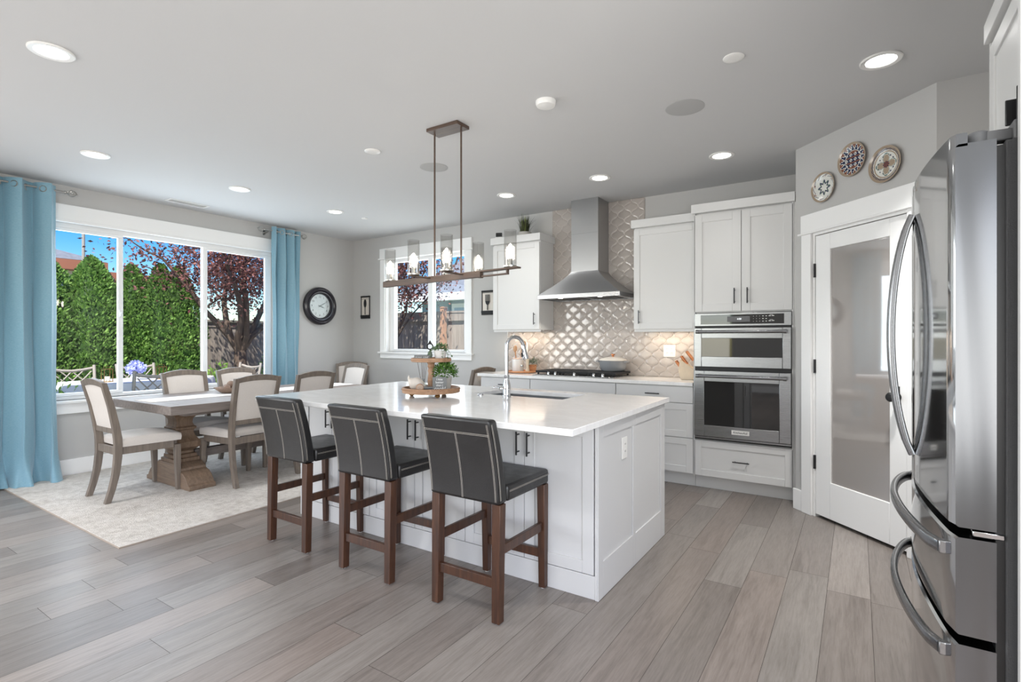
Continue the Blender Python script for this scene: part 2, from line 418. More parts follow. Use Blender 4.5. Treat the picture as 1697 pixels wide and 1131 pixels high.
def shaker(mb, x0, x1, z0, z1, yf, th=0.02, rail=0.058, dip=0.008, mi=0):
    """shaker front facing -Y: four rails round a sunk panel"""
    mb.box(x0 + rail - 0.003, x1 - rail + 0.003, yf + dip, yf + th, z0 + rail - 0.003, z1 - rail + 0.003, mi)
    mb.box(x0, x0 + rail, yf, yf + th, z0, z1, mi); mb.box(x1 - rail, x1, yf, yf + th, z0, z1, mi)
    mb.box(x0 + rail, x1 - rail, yf, yf + th, z1 - rail, z1, mi); mb.box(x0 + rail, x1 - rail, yf, yf + th, z0, z0 + rail, mi)
    return mb
def bar_handle(name, parent, x, z, yf, L=0.13, vertical=False, mat='dark_metal'):
    """bar pull on a front that faces -Y at yf"""
    h = MB(); o = 0.028; q = L / 2
    if vertical:
        h.tube([(x, yf - o, z - q), (x, yf - o, z + q)], 0.0052, 8)
        for d in (-1, 1): h.tube([(x, yf - o, z + d * q * .74), (x, yf + 0.0, z + d * q * .74)], 0.0042, 8)
    else:
        h.tube([(x - q, yf - o, z), (x + q, yf - o, z)], 0.0052, 8)
        for d in (-1, 1): h.tube([(x + d * q * .74, yf - o, z), (x + d * q * .74, yf, z)], 0.0042, 8)
    return h.build(name, mat, parent)

# ------------------------------------------------------------------ the setting
XW, YB, CZ = -6.26, 5.24, 2.75
XR, YF = 1.08, -4.6
# floor: planks running along Y
fm = MB(); fcol = []
random.seed(11)
PW = 0.187; x = XW - 0.04; row = 0
while x < XR + 0.1:
    y = YF - random.uniform(0, 1.8)
    while y < YB:
        L = random.choice((0.75, 1.1, 1.5, 1.9, 1.9, 2.1)) * random.uniform(0.92, 1.05)
        g = 0.0009
        fm.add([(x + g, y + g, 0), (x + PW - g, y + g, 0), (x + PW - g, y + L - g, 0), (x + g, y + L - g, 0)], [(0, 1, 2, 3)], 0)
        fcol.append((random.random(), random.random(), random.random(), 1)); y += L
    x += PW; row += 1
np_ = len(fm.f)
fm.add([(XW - .2, YF - 2.2, -0.002), (XR + .3, YF - 2.2, -0.002), (XR + .3, YB + 2.2, -0.002), (XW - .2, YB + 2.2, -0.002)], [(0, 1, 2, 3)], 1)
fm.box(XW - .14, XR + .14, YF - .14, YB + .14, -0.14, -0.004, 1)
while len(fcol) < len(fm.f): fcol.append((0, 0, 0, 1))
# clip planks to the room outline
cl = MB(); ccol = []
for f, m, c in zip(fm.f, fm.mi, fcol):
    vs = [fm.v[i] for i in f]
    if m == 0:
        x0, x1 = max(vs[0][0], XW), min(vs[1][0], XR); y0, y1 = max(vs[0][1], YF), min(vs[2][1], YB)
        if x1 - x0 < .005 or y1 - y0 < .005: continue
        cl.add([(x0, y0, 0), (x1, y0, 0), (x1, y1, 0), (x0, y1, 0)], [(0, 1, 2, 3)], 0); ccol.append(c)
cl.box(XW - .14, XR + .14, YF - .14, YB + .14, -0.14, -0.0015, 1); ccol += [(0, 0, 0, 1)] * 6
floor = cl.build('floor', ['floor_planks', 'floor_joint'], smooth=False, recalc=False); floor['kind'] = 'structure'
ca = floor.data.attributes.new('plank', 'FLOAT_COLOR', 'FACE')
ca.data.foreach_set('color', [k for c in ccol for k in c])

struct('ceiling', MB().box(XW - .14, XR + .14, YF - .14, YB + .2, CZ, CZ + .12), 'ceiling_paint', smooth=False)
sunblock = MB().box(XW - .62, XW - .14, YF - .6, YB + .8, CZ + .02, CZ + .14).box(XW - .14, XR + .14, YB + .2, YB + .62, CZ + .02, CZ + .14)  # unseen overhang added to keep high sun out of the room
struct('trim_sun_block', sunblock, 'fascia_white', smooth=False)

WY0, WY1, WZ0, WZ1 = 1.50, 3.955, 0.715, 2.415          # dining window opening in the left wall
BX0, BX1, BZ0, BZ1 = -5.582, -4.125, 1.118, 2.43         # window opening in the back wall
def wall_x(mb, X0, X1, y0, y1, z0, z1, holes):
    """wall slab at X0..X1 running in Y with rectangular holes (ya,yb,za,zb)"""
    y = y0
    for ya, yb, za, zb in holes:
        mb.box(X0, X1, y, ya, z0, z1); mb.box(X0, X1, ya, yb, z0, za); mb.box(X0, X1, ya, yb, zb, z1); y = yb
    return mb.box(X0, X1, y, y1, z0, z1)
def wall_y(mb, Y0, Y1, x0, x1, z0, z1, holes):
    x = x0
    for xa, xb, za, zb in holes:
        mb.box(x, xa, Y0, Y1, z0, z1); mb.box(xa, xb, Y0, Y1, z0, za); mb.box(xa, xb, Y0, Y1, zb, z1); x = xb
    return mb.box(x, x1, Y0, Y1, z0, z1)
struct('wall_left', wall_x(MB(), XW - .14, XW, YF - .14, YB + .2, 0, CZ, [(-3.3, -0.5, 0.4, 2.42), (WY0, WY1, WZ0, WZ1)]), 'wall_paint', smooth=False)  # the opening out of view is added to let light in
struct('wall_back', wall_y(MB(), YB, YB + .2, XW, XR, 0, CZ, [(BX0, BX1, BZ0, BZ1)]), 'wall_paint', smooth=False)
struct('wall_front', wall_y(MB(), YF - .14, YF, XW, XR, 0, CZ, [(-5.3, -2.6, 0.35, 2.45)]), 'wall_paint', smooth=False)  # unseen opening added for light and reflections
struct('wall_right', wall_x(MB(), XR, XR + .14, YF - .14, YB + .2, 0, CZ, [(-3.4, 1.2, 0.4, 2.42)]), 'wall_paint', smooth=False)  # unseen opening added for fill from the right
# corner pantry: return wall, diagonal wall with the door, right wall
PX, PY = -0.392, 4.568; PL_ = 1.088; DG = Matrix.Translation((PX, PY, 0)) @ Matrix.Rotation(R(-45), 4, 'Z')
px2, py2 = PX + PL_ * .70711, PY - PL_ * .70711
struct('wall_pantry_left', MB().box(PX, PX + .09, PY + .04, YB, 0, CZ), 'wall_paint', smooth=False)
struct('wall_pantry_diagonal', MB(DG).box(0, .172, 0, .09, 0, CZ).box(.925, PL_, 0, .09, 0, CZ).box(.172, .925, 0, .09, 2.075, CZ), 'wall_paint', smooth=False)
struct('wall_pantry_right', MB().box(px2, XR, py2, py2 + .09, 0, CZ), 'wall_paint', smooth=False)

# baseboards
struct('baseboard_left', MB().box(XW, XW + .016, YF, YB, 0, .155), 'trim_white', bevel=.003)
struct('baseboard_back', MB().box(XW + .016, -3.50, YB - .016, YB, 0, .155), 'trim_white', bevel=.003)
struct('baseboard_front', MB().box(XW + .016, XR, YF, YF + .016, 0, .155), 'trim_white', bevel=.003)
struct('baseboard_right', MB().box(XR - .016, XR, YF + .016, 1.5, 0, .155), 'trim_white', bevel=.003)
struct('baseboard_pantry_right', MB().box(px2, XR, py2 - .016, py2, 0, .155), 'trim_white', bevel=.003)
struct('baseboard_pantry_diagonal', MB(DG).box(-.012, .076, -.016, 0, 0, .155), 'trim_white', bevel=.003)

# dining window
w1 = sroot('window_1', (XW, (WY0 + WY1) / 2, WZ0))
def wl(mb): return mb.at(-XW, -(WY0 + WY1) / 2, -WZ0)
m = wl(MB())
m.box(XW, XW + .026, WY0 - .1, WY1 + .1, WZ1, WZ1 + .155)
m.box(XW, XW + .036, WY0 - .1, WY1 + .1, WZ1 - .012, WZ1 + .012)
m.box(XW, XW + .02, WY0 - .09, WY0, WZ0, WZ1 - .012); m.box(XW, XW + .02, WY1, WY1 + .09, WZ0, WZ1 - .012)
m.build('window_casing', 'trim_white', w1, bevel=.003)
wl(MB()).box(XW - .075, XW + .045, WY0 - .12, WY1 + .12, WZ0 - .026, WZ0 + .0).box(XW, XW + .02, WY0 - .09, WY1 + .09, WZ0 - .125, WZ0 - .026).build('window_sill', 'trim_white', w1, bevel=.003)
m = wl(MB()); xa, xb = XW - .11, XW - .045
m.box(xa, xb, WY0, WY1, WZ1 - .055, WZ1); m.box(xa, xb, WY0, WY1, WZ0, WZ0 + .035); m.box(xa, xb, WY0, WY0 + .05, WZ0 + .035, WZ1 - .055); m.box(xa, xb, WY1 - .05, WY1, WZ0 + .035, WZ1 - .055)
m.box(xa, xb, 2.29, 2.325, WZ0 + .035, WZ1 - .055); m.box(xa, xb, 3.115, 3.15, WZ0 + .035, WZ1 - .055)
m.build('window_frame', 'vinyl_white', w1, bevel=.004)
def sash(name, y0, y1, x0, x1):
    q = wl(MB()); z0, z1 = WZ0 + .036, WZ1 - .056; r = .036
    q.box(x0, x1, y0, y1, z0, z0 + .03); q.box(x0, x1, y0, y1, z1 - .03, z1); q.box(x0, x1, y0, y0 + r, z0 + .03, z1 - .03); q.box(x0, x1, y1 - r, y1, z0 + .03, z1 - .03)
    so = q.build(name, 'vinyl_white', w1, bevel=.003)
    wl(MB()).box((x0 + x1) / 2 - .003, (x0 + x1) / 2 + .003, y0 + r - .004, y1 - r + .004, z0 + .026, z1 - .026).build('window_pane', 'pane_glass', so, smooth=False)
    return so
s1 = sash('window_sash', WY0 + .05, 2.315, XW - .072, XW - .04)
s3 = sash('window_sash', 3.125, WY1 - .05, XW - .072, XW - .04)
wl(MB()).box(XW - .09, XW - .084, 2.322, 3.118, WZ0 + .03, WZ1 - .05).build('window_pane', 'pane_glass', w1, smooth=False)
for so, y in ((s1, 2.298), (s3, 3.142)):
    wl(MB()).box(XW - .04, XW - .028, y - .012, y + .012, 1.52, 1.60).box(XW - .028, XW - .018, y - .006, y + .006, 1.535, 1.57).build('window_latch', 'vinyl_white', so, bevel=.003)

# window on the sink wall
w2 = sroot('window_2', ((BX0 + BX1) / 2, YB, BZ0))
def wb(mb): return mb.at(-(BX0 + BX1) / 2, -YB, -BZ0)
m = wb(MB())
m.box(BX0 - .095, BX1 + .095, YB - .026, YB, BZ1, BZ1 + .145); m.box(BX0 - .115, BX1 + .115, YB - .036, YB, BZ1 - .01, BZ1 + .008)
m.box(BX0 - .09, BX0, YB - .02, YB, BZ0, BZ1 - .01); m.box(BX1, BX1 + .09, YB - .02, YB, BZ0, BZ1 - .01)
m.build('window_casing', 'trim_white', w2, bevel=.003)
wb(MB()).box(BX0 - .115, BX1 + .115, YB - .045, YB + .1, BZ0 - .022, BZ0).box(BX0 - .09, BX1 + .09, YB - .018, YB, BZ0 - .09, BZ0 - .022).build('window_sill', 'trim_white', w2, bevel=.003)
m = wb(MB()); t_ = .04
m.box(BX0, BX0 + .015, YB, YB + .1, BZ0, BZ1); m.box(BX1 - .015, BX1, YB, YB + .1, BZ0, BZ1); m.box(BX0 + .015, BX1 - .015, YB, YB + .1, BZ1 - .012, BZ1)
m.build('window_jamb', 'trim_white', w2, smooth=False)
m = wb(MB()); ya, yb = YB + .07, YB + .14; xm = -4.80
m.box(BX0 + .015, BX0 + .1, ya, yb, BZ0, BZ1 - .012); m.box(BX1 - .095, BX1 - .015, ya, yb, BZ0, BZ1 - .012)
m.box(BX0 + .1, BX1 - .095, ya, yb, BZ1 - .05, BZ1 - .012); m.box(BX0 + .1, BX1 - .095, ya, yb, BZ0, BZ0 + .04); m.box(xm - .042, xm + .04, ya, yb, BZ0 + .04, BZ1 - .05)
fr = m.build('window_frame', 'vinyl_white', w2, bevel=.003)
for a, b in ((BX0 + .096, xm - .038), (xm + .036, BX1 - .091)):
    wb(MB()).box(a, b, YB + .1, YB + .106, BZ0 + .036, BZ1 - .046).build('window_pane', 'pane_glass', w2, smooth=False)

# pantry door
d1 = sroot('door_1', (PX, PY, 0), R(-45))
m = MB(); m.box(.078, .172, -.02, 0, 0, 2.075); m.box(.925, 1.02, -.02, 0, 0, 2.075); m.box(.078, 1.02, -.026, 0, 2.085, 2.22); m.box(.058, 1.04, -.036, 0, 2.073, 2.087)
m.build('door_casing', 'trim_white', d1, bevel=.003)
MB().box(.172, .19, 0, .09, 0, 2.075).box(.907, .925, 0, .09, 0, 2.075).box(.19, .907, 0, .09, 2.057, 2.075).build('door_jamb', 'trim_white', d1, smooth=False)
m = MB(); a, b, z0, z1 = .194, .903, .022, 2.052; g0, g1, gz0, gz1 = .326, .790, .28, 1.938
m.box(a, g0, .004, .042, z0, z1); m.box(g1, b, .004, .042, z0, z1); m.box(g0, g1, .004, .042, gz1, z1); m.box(g0, g1, .004, .042, z0, gz0)
dp = m.build('door_panel', 'trim_white', d1, bevel=.003)
MB().box(g0 - .006, g1 + .006, .016, .024, gz0 - .006, gz1 + .006).build('door_glass', 'pantry_glass', dp, smooth=False)
m = MB(); m.lathe([(.026, -.001), (.028, -.006), (.011, -.012), (.011, -.035), (.026, -.045), (.029, -.058), (.022, -.068), (.001, -.071)], 20, (.845, .004, .945), 0, 'y').box(.83, .86, -.001, .006, .88, 1.01)
m.build('door_knob', 'black_iron', dp)
for hz in (.40, 1.10, 1.80):
    MB().box(.184, .198, -.004, .006, hz - .05, hz + .05).tube([(.191, -.006, hz - .05), (.191, -.006, hz + .05)], .006, 8).build('door_hinge', 'dark_metal', d1)

# ceiling fixtures
def can_light(label, x, y, power=18, r=.095, cone=125):
    t = thing('recessed_light', label, 'ceiling light', (x, y, CZ), 0, 'recessed ceiling lights')
    MB().lathe([(r, -.0005), (r, -.006), (r * .95, -.009), (r * .74, -.007), (r * .70, -.003), (r * .70, -.0005)], 32).build('trim_ring', 'white_plastic', t)
    MB().lathe([(r * .69, -.0008), (r * .69, -.004), (.001, -.0045)], 28).build('lens', 'lamp_disc', t)
    recessed(0, 0, power, t, -.016, cone)
can_light('large round recessed ceiling light nearest the viewer, at the upper left of the picture', -3.393, .941)
can_light('large round recessed ceiling light above the pantry door and decorative plates', .105, 3.335, 205, cone=95)
can_light('recessed ceiling light beside the left blue curtain', -5.0, 1.656)
can_light('recessed ceiling light next to the ceiling vent, middle of the row along the dining window', -4.98, 2.80)
can_light('recessed ceiling light near the far corner, right of the right blue curtain', -4.965, 3.90, 85)
can_light('recessed ceiling light in front of the tall oven cabinet', -.892, 4.376, 9, cone=85)
can_light('recessed ceiling light just right of the range hood chimney', -1.931, 4.38, 9, cone=85)
can_light('recessed ceiling light above the potted grass on the left wall cabinet', -2.954, 4.398, 22)
def disc(name, label, cat, x, y, r, h, mat, group=None, dome=True):
    p = [(r, -.0005), (r, -h * .5), (r * .9, -h), (r * .5, -h * (1.15 if dome else 1)), (.001, -h * (1.2 if dome else 1))]
    o = MB().lathe(p, 32).build(name, mat, None, loc=(x, y, CZ)); return tag(o, label, cat, group)
disc('ceiling_speaker', 'large flat grey round ceiling speaker in front of the oven cabinet', 'speaker', -.901, 3.348, .118, .004, 'speaker_cloth', 'ceiling speakers', False)
disc('ceiling_speaker', 'flat grey round ceiling speaker behind the chandelier rods', 'speaker', -2.987, 3.35, .118, .004, 'speaker_cloth', 'ceiling speakers', False)
disc('smoke_detector', 'white domed smoke detector between the chandelier canopy and the large ceiling speaker', 'smoke detector', -1.586, 2.793, .062, .03, 'white_plastic')
disc('ceiling_cover_plate', 'small white round ceiling cover plate nearest the large light by the pantry', 'cover plate', -.531, 2.89, .052, .006, 'white_plastic', 'ceiling cover plates')
disc('ceiling_cover_plate', 'white round ceiling cover plate left of the chandelier canopy', 'cover plate', -3.125, 2.80, .06, .01, 'white_plastic', 'ceiling cover plates')
disc('ceiling_cover_plate', 'tiny white round ceiling cover plate near the far corner of the room', 'cover plate', -4.946, 4.307, .036, .008, 'white_plastic', 'ceiling cover plates')
v = thing('ceiling_vent', 'white louvred ceiling vent above the dining window', 'vent', (-5.97, 2.79, CZ))
m = MB(); m.box(-.07, .07, -.2, -.178, -.006, -.0005).box(-.07, .07, .178, .2, -.006, -.0005).box(-.07, -.05, -.178, .178, -.006, -.0005).box(.05, .07, -.178, .178, -.006, -.0005)
m.build('vent_frame', 'white_plastic', v, bevel=.001)
m = MB()
for i in range(6): m.at(-.042 + i * .0168, 0, -.004, ry=R(35)).box(-.006, .006, -.178, .178, -.0008, .0008)
m.build('louvres', 'white_plastic', v); MB().box(-.05, .05, -.178, .178, -.0012, -.0005).build('backing', 'grey_plastic', v)

# ------------------------------------------------------------------ curtains and rods
def curtain(label, name, y0, y1, xc, folds, ztop, zbot, amp=.055, puddle=False, seed=1):
    rnd = random.Random(seed); ph = [rnd.uniform(-.5, .5) for _ in range(40)]
    am = [rnd.uniform(.75, 1.15) for _ in range(40)]
    t = thing(name, label, 'curtain', (xc, (y0 + y1) / 2, zbot), 0, 'blue curtains')
    H = ztop - zbot
    def fn(u, w):
        k = u * folds * 2 * pi; i = min(int(u * folds * 2), 38)
        a = amp * am[i] * (1.0 - .12 * w)
        y = (u - .5) * (y1 - y0) + .014 * sin(2 * k + ph[i] * .4) + .012 * sin(5.3 * w + 9 * u) * (1 - w)
        x = a * sin(k + .5 * sin(3.1 * (1 - w) + 2 * u)) + .008 * sin(13 * w + 7 * u)
        if puddle:
            q = max(0, .11 - w) / .11
            x += q * q * .05 * (1 + .6 * sin(3 * k)); y += q * .03 * sin(1.7 * k + 1)
        return (x, y, w * H)
    def fn2(u, w):
        p = Vector(fn(u, w)); e = Vector(fn(min(u + .002, 1), w)) - Vector(fn(max(u - .002, 0), w)); n = Vector((e.y, -e.x, 0)).normalized()
        return p, n
    MB().slab(fn2, int(folds * 26), 40, .003).build('curtain_panel', 'curtain_blue', t, angle=80)
    # grommets where the sheet crosses the rod
    for i in range(int(folds * 2)):
        u = (i + .5) / (folds * 2) if False else i / (folds * 2) + .0
        u = (i + 0.0) / (folds * 2)
        if u < .02: continue
        p, n = fn2(u, 1 - .055 / H)
        g = MB(); pts = []
        w_ = Vector((-n.y, n.x, 0))
        for j in range(17):
            a = 2 * pi * j / 16; pts.append(tuple(Vector(p) + (w_ * cos(a) + Vector((0, 0, 1)) * sin(a)) * .026))
        g.tube(pts, .0045, 6, caps=False).build('grommet', 'nickel', t)
    return t
curtain('long blue grommet curtain at the left edge, pooling on the floor', 'curtain', 1.05, 1.735, XW + .125, 3.5, 2.705, .012, .075, True, 3)
curtain('blue grommet curtain at the right side of the dining window, behind the dining chairs', 'curtain', 3.865, 4.265, XW + .105, 3, 2.715, .02, .05, False, 5)
def rod(label, ya, yb, fa, fb):
    z = 2.662; xr = XW + .11
    t = thing('curtain_rod', label, 'curtain rod', (xr, (ya + yb) / 2, z)); yc = (ya + yb) / 2
    MB().tube([(0, ya - yc, 0), (0, yb - yc, 0)], .009, 12).build('pole', 'nickel', t)
    for y, d, on in ((ya, -1, fa), (yb, 1, fb)):
        if on:
            m = MB().lathe([(.013, 0), (.015, .006), (.009, .012), (.006, .02)], 14, (0, 0, 0), 0, 'y')
            for k in range(6):
                a = 2 * pi * k / 6; pts = []
                for j in range(9):
                    q = j / 8; rr = .032 * sin(pi * q) ** .8; aa = a + 1.1 * q
                    pts.append((rr * cos(aa), .018 + .075 * q, rr * sin(aa)))
                m.tube(pts, .0028, 5)
            m.ball((0, .095, 0), .007, 8, 6)
            if d < 0: m.v = [(a_, -b_, c_) for a_, b_, c_ in m.v]
            o = m.build('finial', 'nickel', t); o.location = (0, y - yc, 0)
    for y in ((yb - .09 if fb else ya + .05),) + (((ya + .05),) if fa else ()):
        MB().tube([(0, y - yc, -.012), (-.06, y - yc, -.02), (-.11, y - yc, -.02)], .006, 8).cb(-.1085, y - yc, -.02, .003, .03, .06).build('bracket', 'nickel', t)
rod('nickel curtain rod with cage finial holding the left curtain', .70, 1.80, False, True)
rod('short nickel curtain rod with two cage finials holding the right curtain', 3.78, 4.275, True, True)

# ------------------------------------------------------------------ wall things
t = thing('wall_clock', 'large round black framed wall clock right of the blue curtain', 'clock', (XW, 4.641, 1.756))
MB().lathe([(.255, .001), (.262, .02), (.258, .05), (.235, .068), (.215, .062), (.205, .05), (.198, .058), (.186, .056), (.178, .04), (.168, .036), (.165, .02)], 56, (0, 0, 0), 0, 'x').build('clock_frame', 'clock_black', t)
m = MB(); m.lathe([(.166, .0190), (.166, .0205), (.001, .0207)], 48, (0, 0, 0), 0, 'x')
for k in range(12):
    a = pi / 2 - 2 * pi * k / 12; vs, fs = text_geo(str(12 if k == 0 else k), .04)
    m.add([(.0220 + c, .128 * cos(a) + p, .128 * sin(a) + q) for p, q, c in vs], fs, 1)
for k in range(60):
    a = 2 * pi * k / 60; m.add([(.0222, (.152 + d) * cos(a) + e * -sin(a), (.152 + d) * sin(a) + e * cos(a)) for d, e in ((0, -.001), (.008, -.001), (.008, .001), (0, .001))], [(0, 1, 2, 3)], 1)
m.build('clock_face', ['clock_white', 'ink'], t, smooth=False)
def hand(L, w, a, xx):
    d = (cos(a), sin(a)); n = (-sin(a), cos(a)); P = lambda l, s: (l * d[0] + s * n[0], l * d[1] + s * n[1])
    return MB().prism([P(-.03, -w * .6), P(-.03, w * .6), P(L * .5, w), P(L, 0), P(L * .5, -w)], 'x', xx, xx + .0015).build('clock_hand', 'ink', t)
hand(.125, .005, pi / 2 - R(61), .026); hand(.085, .006, pi / 2 - R(108), .0235)
MB().lathe([(.166, .033), (.001, .0335)], 40, (0, 0, 0), 0, 'x').build('clock_glass', 'pane_glass', t)

def cutlery_art(label, xc, zc, w, h, fork):
    t = thing('cutlery_wall_art', label, 'wall art', (xc, YB, zc))
    f = MB(); a, b = w / 2, h / 2
    f.box(-a, a, -.022, -.002, b - .022, b).box(-a, a, -.022, -.002, -b, -b + .02).box(-a, -a + .012, -.016, -.006, -b + .02, b - .022).box(a - .012, a, -.016, -.006, -b + .02, b - .022)
    f.box(-a, a, -.026, -.002, -b + .02, -b + .052)
    f.build('metal_frame', 'black_iron', t, bevel=.002)
    g = MB(); g.box(-a + .012, a - .012, -.01, -.006, -b + .05, b - .024); g.build('back_panel', 'cream_ceramic', t)
    for i in range(2): MB().box(-a + .012, a - .012, -.0125, -.0105, .12 * (1 - 2 * i) - .002, .12 * (1 - 2 * i) + .002).build('wire', 'black_iron', t)
    k = MB(); zt = b - .05
    if fork:
        for i in range(4): k.tube([(-.027 + .018 * i, -.02, zt - .0), (-.027 + .018 * i, -.02, zt - .085)], .0045, 6)
        k.prism([(-.032, zt - .082), (.032, zt - .082), (.022, zt - .112), (.006, zt - .128), (-.006, zt - .128), (-.022, zt - .112)], 'y', -.024, -.016)
        k.tube([(0, -.02, zt - .12), (0, -.02, -b + .06)], .0055, 8)
    else:
        k.ball((0, -.018, zt - .06), .06, 14, 12, (.48, .12, 1)); k.tube([(0, -.018, zt - .11), (0, -.018, -b + .06)], .005, 8)
    k.build('fork' if fork else 'spoon', 'black_iron', t)
cutlery_art('narrow black framed wall art with a metal spoon, left of the sink window', -5.985, 1.76, .185, .33, False)
cutlery_art('narrow black framed wall art with a metal fork, right of the sink window', -3.785, 1.745, .185, .30, True)

def plate(label, u, z, r, kind):
    t = thing('decorative_plate', label, 'plate', tuple(DG @ Vector((u, 0, z))), R(-45), 'plates above the pantry door')
    NR, NA = 30, 96
    mats = {'a': ['pl_rim', 'pl_cream', 'pl_blue', 'pl_green', 'pl_rust']}['a']
    def prof(q): return -.006 - .014 * max(0, (q - .55) / .45) ** 1.2 - .002 * (q > .97)
    def colr(q, a):
        s = abs(((a / (2 * pi) * 16) % 1) - .5) * 2
        x, y = q * cos(a), q * sin(a)
        if q > .95: return 0
        if kind == 0:
            if q > .70: return 1 if q > .9 or q < .74 else (2 if (int(a * 26 / (2 * pi) * 2) + int(q * 30)) % 5 == 0 else (4 if (int(a * 9) + int(q * 22)) % 7 == 0 else 1))
            st = .30 + .26 * abs(((a / (2 * pi) * 8) % 1) - .5) * 2
            if q < st * .6: return 1
            if q < st: return 2 if int(a * 8 / pi) % 2 else 3
            return 1
        if kind == 1:
            if q > .58:
                tt = .58 + .36 * s
                if abs(q - tt) < .05: return 1
                return (2 if q < tt else 4)
            if q > .54: return 1
            gx = (x * 3.2) % 1 - .5; gy = (y * 3.2 + .5) % 1 - .5
            d = abs(gx) + abs(gy)
            return 2 if d < .16 else (1 if d < .36 else (4 if abs(y) > .38 or abs(gy) > .38 else 2))
        if q > .72: return 1 if q > .92 or q < .76 else (2 if (int(a * 40 / (2 * pi)) + int(q * 24)) % 2 else 0)
        if q > .66: return 0
        pet = .12 + .42 * abs(cos(2 * a))
        if q < .2 and abs(sin(4 * a)) < .5: return 2
        if q < pet: return 0 if q > .16 else 4
        if abs(q - pet - .06) < .025: return 3
        if abs(q - .5) < .03 and int(a * 20 / pi) % 3 == 0: return 2
        return 1
    m = MB(); vs = []; fs = []; mi = []
    for k in range(NR + 1):
        q = max(k / NR, .004)
        for i in range(NA):
            a = 2 * pi * i / NA; vs.append((r * q * cos(a), prof(q), r * q * sin(a)))
    for k in range(NR):
        for i in range(NA):
            j = (i + 1) % NA; fs.append((k * NA + i, k * NA + j, (k + 1) * NA + j, (k + 1) * NA + i)); mi.append(colr((k + .5) / NR, 2 * pi * (i + .5) / NA))
    b = len(vs)
    for i in range(NA): a = 2 * pi * i / NA; vs.append((r * .6 * cos(a), -.001, r * .6 * sin(a)))
    for i in range(NA): j = (i + 1) % NA; fs.append((NR * NA + i, NR * NA + j, b + j, b + i)); mi.append(0)
    m.add(vs, fs); m.mi = mi
    m.build('plate_body', mats, t, angle=60)
    MB().tube([(-.02, -.004, r * .98), (0, -.004, r * 1.03), (.02, -.004, r * .98)], .0015, 6).build('hanger_wire', 'nickel', t)
for k, h in (('pl_rim', '#a4937f'), ('pl_cream', '#dcdcd6'), ('pl_blue', '#2b3350'), ('pl_green', '#566b62'), ('pl_rust', '#80503f')): simple(k, h, .15)
plate('smallest decorative plate, pale with a blue star, left of the three above the pantry door', .284, 2.383, .106, 0)
plate('rust and navy decorative plate with zigzag rim, highest of the three above the pantry door', .53, 2.50, .112, 1)
plate('pale decorative plate with flower centre and dotted rim, nearest the fridge', .776, 2.388, .113, 2)

def outlet(label, x, y, z, rz, w=.075, h=.118, gangs=1, switch=False):
    t = thing('wall_outlet', label, 'outlet', (x, y, z), rz)
    MB().box(-w / 2, w / 2, -.006, -.0006, -h / 2, h / 2).build('cover_plate', 'white_plastic', t, bevel=.002)
    for g in range(gangs):
        xo = (g - (gangs - 1) / 2) * .046
        m = MB()
        for s in (-1, 1):
            m.box(xo - .016, xo + .016, -.0085, -.0062, s * .02 - .014, s * .02 + .014)
        m.build('socket', 'white_plastic', t, bevel=.002)
        for s in (-1, 1):
            q = MB()
            for d in (-.006, .006): q.box(xo + d - .001, xo + d + .001, -.009, -.0086, s * .02 - .002, s * .02 + .007)
            q.box(xo - .007, xo + .007, -.0087, -.00855, s * .02 - .0005, s * .02 + .0005)
            q.build('slot', 'ink', t)
outlet('white outlet on the backsplash behind the knife block', -1.557, YB - .010, 1.18, 0, .12, .118, 2)
outlet('white outlet on the backsplash behind the utensil crock', -3.245, YB - .010, 1.2, 0)

# ------------------------------------------------------------------ backsplash of lantern tiles
bs = thing('tile_backsplash', 'glossy taupe lantern tile backsplash behind hood and cooktop', 'backsplash', (-2.35, YB, .92))
def bsl(mb): return mb.at(2.35, -YB, -.92)
zones = [(-3.505, -1.19, .918, 1.42), (-2.885, -1.811, 1.42, CZ - .001)]
g = bsl(MB())
for x0, x1, z0, z1 in zones: g.box(x0, x1, YB - .007, YB - .0005, z0, z1)
g.build('grout_bed', 'grout', bs, smooth=False)
TA, TB = .0735, .0695
def ogee():
    pts = []; N = 7
    E = []
    for i in range(N):
        q = i / N; px, pz = TA * (1 - q), TB * q
        nx, nz = TB, TA; l = math.hypot(nx, nz); o = .0068 * sin(2 * pi * q)
        E.append((px + nx / l * o, pz + nz / l * o))
    pts += E
    pts += [(-x, z) for x, z in ([(0, TB)] + E[::-1])][:-0 or None]
    return E
E = ogee(); top = (0, TB)
poly = E + [top] + [(-x, z) for x, z in E[:0:-1]] + [(-TA, 0)] + [(-x, -z) for x, z in E[1:]] + [(0, -TB)] + [(x, -z) for x, z in E[:0:-1]]
def clip(pl, x0, x1, z0, z1):
    for ax, lim, sg in ((0, x0, 1), (0, x1, -1), (1, z0, 1), (1, z1, -1)):
        o = []
        for i in range(len(pl)):
            a, b = pl[i], pl[(i + 1) % len(pl)]; da, db = (a[ax] - lim) * sg, (b[ax] - lim) * sg
            if da >= 0: o.append(a)
            if da * db < 0: q = da / (da - db); o.append((a[0] + (b[0] - a[0]) * q, a[1] + (b[1] - a[1]) * q))
        pl = o
        if len(pl) < 3: return []
    return pl
tm = bsl(MB()); tone = []; rt = random.Random(4)
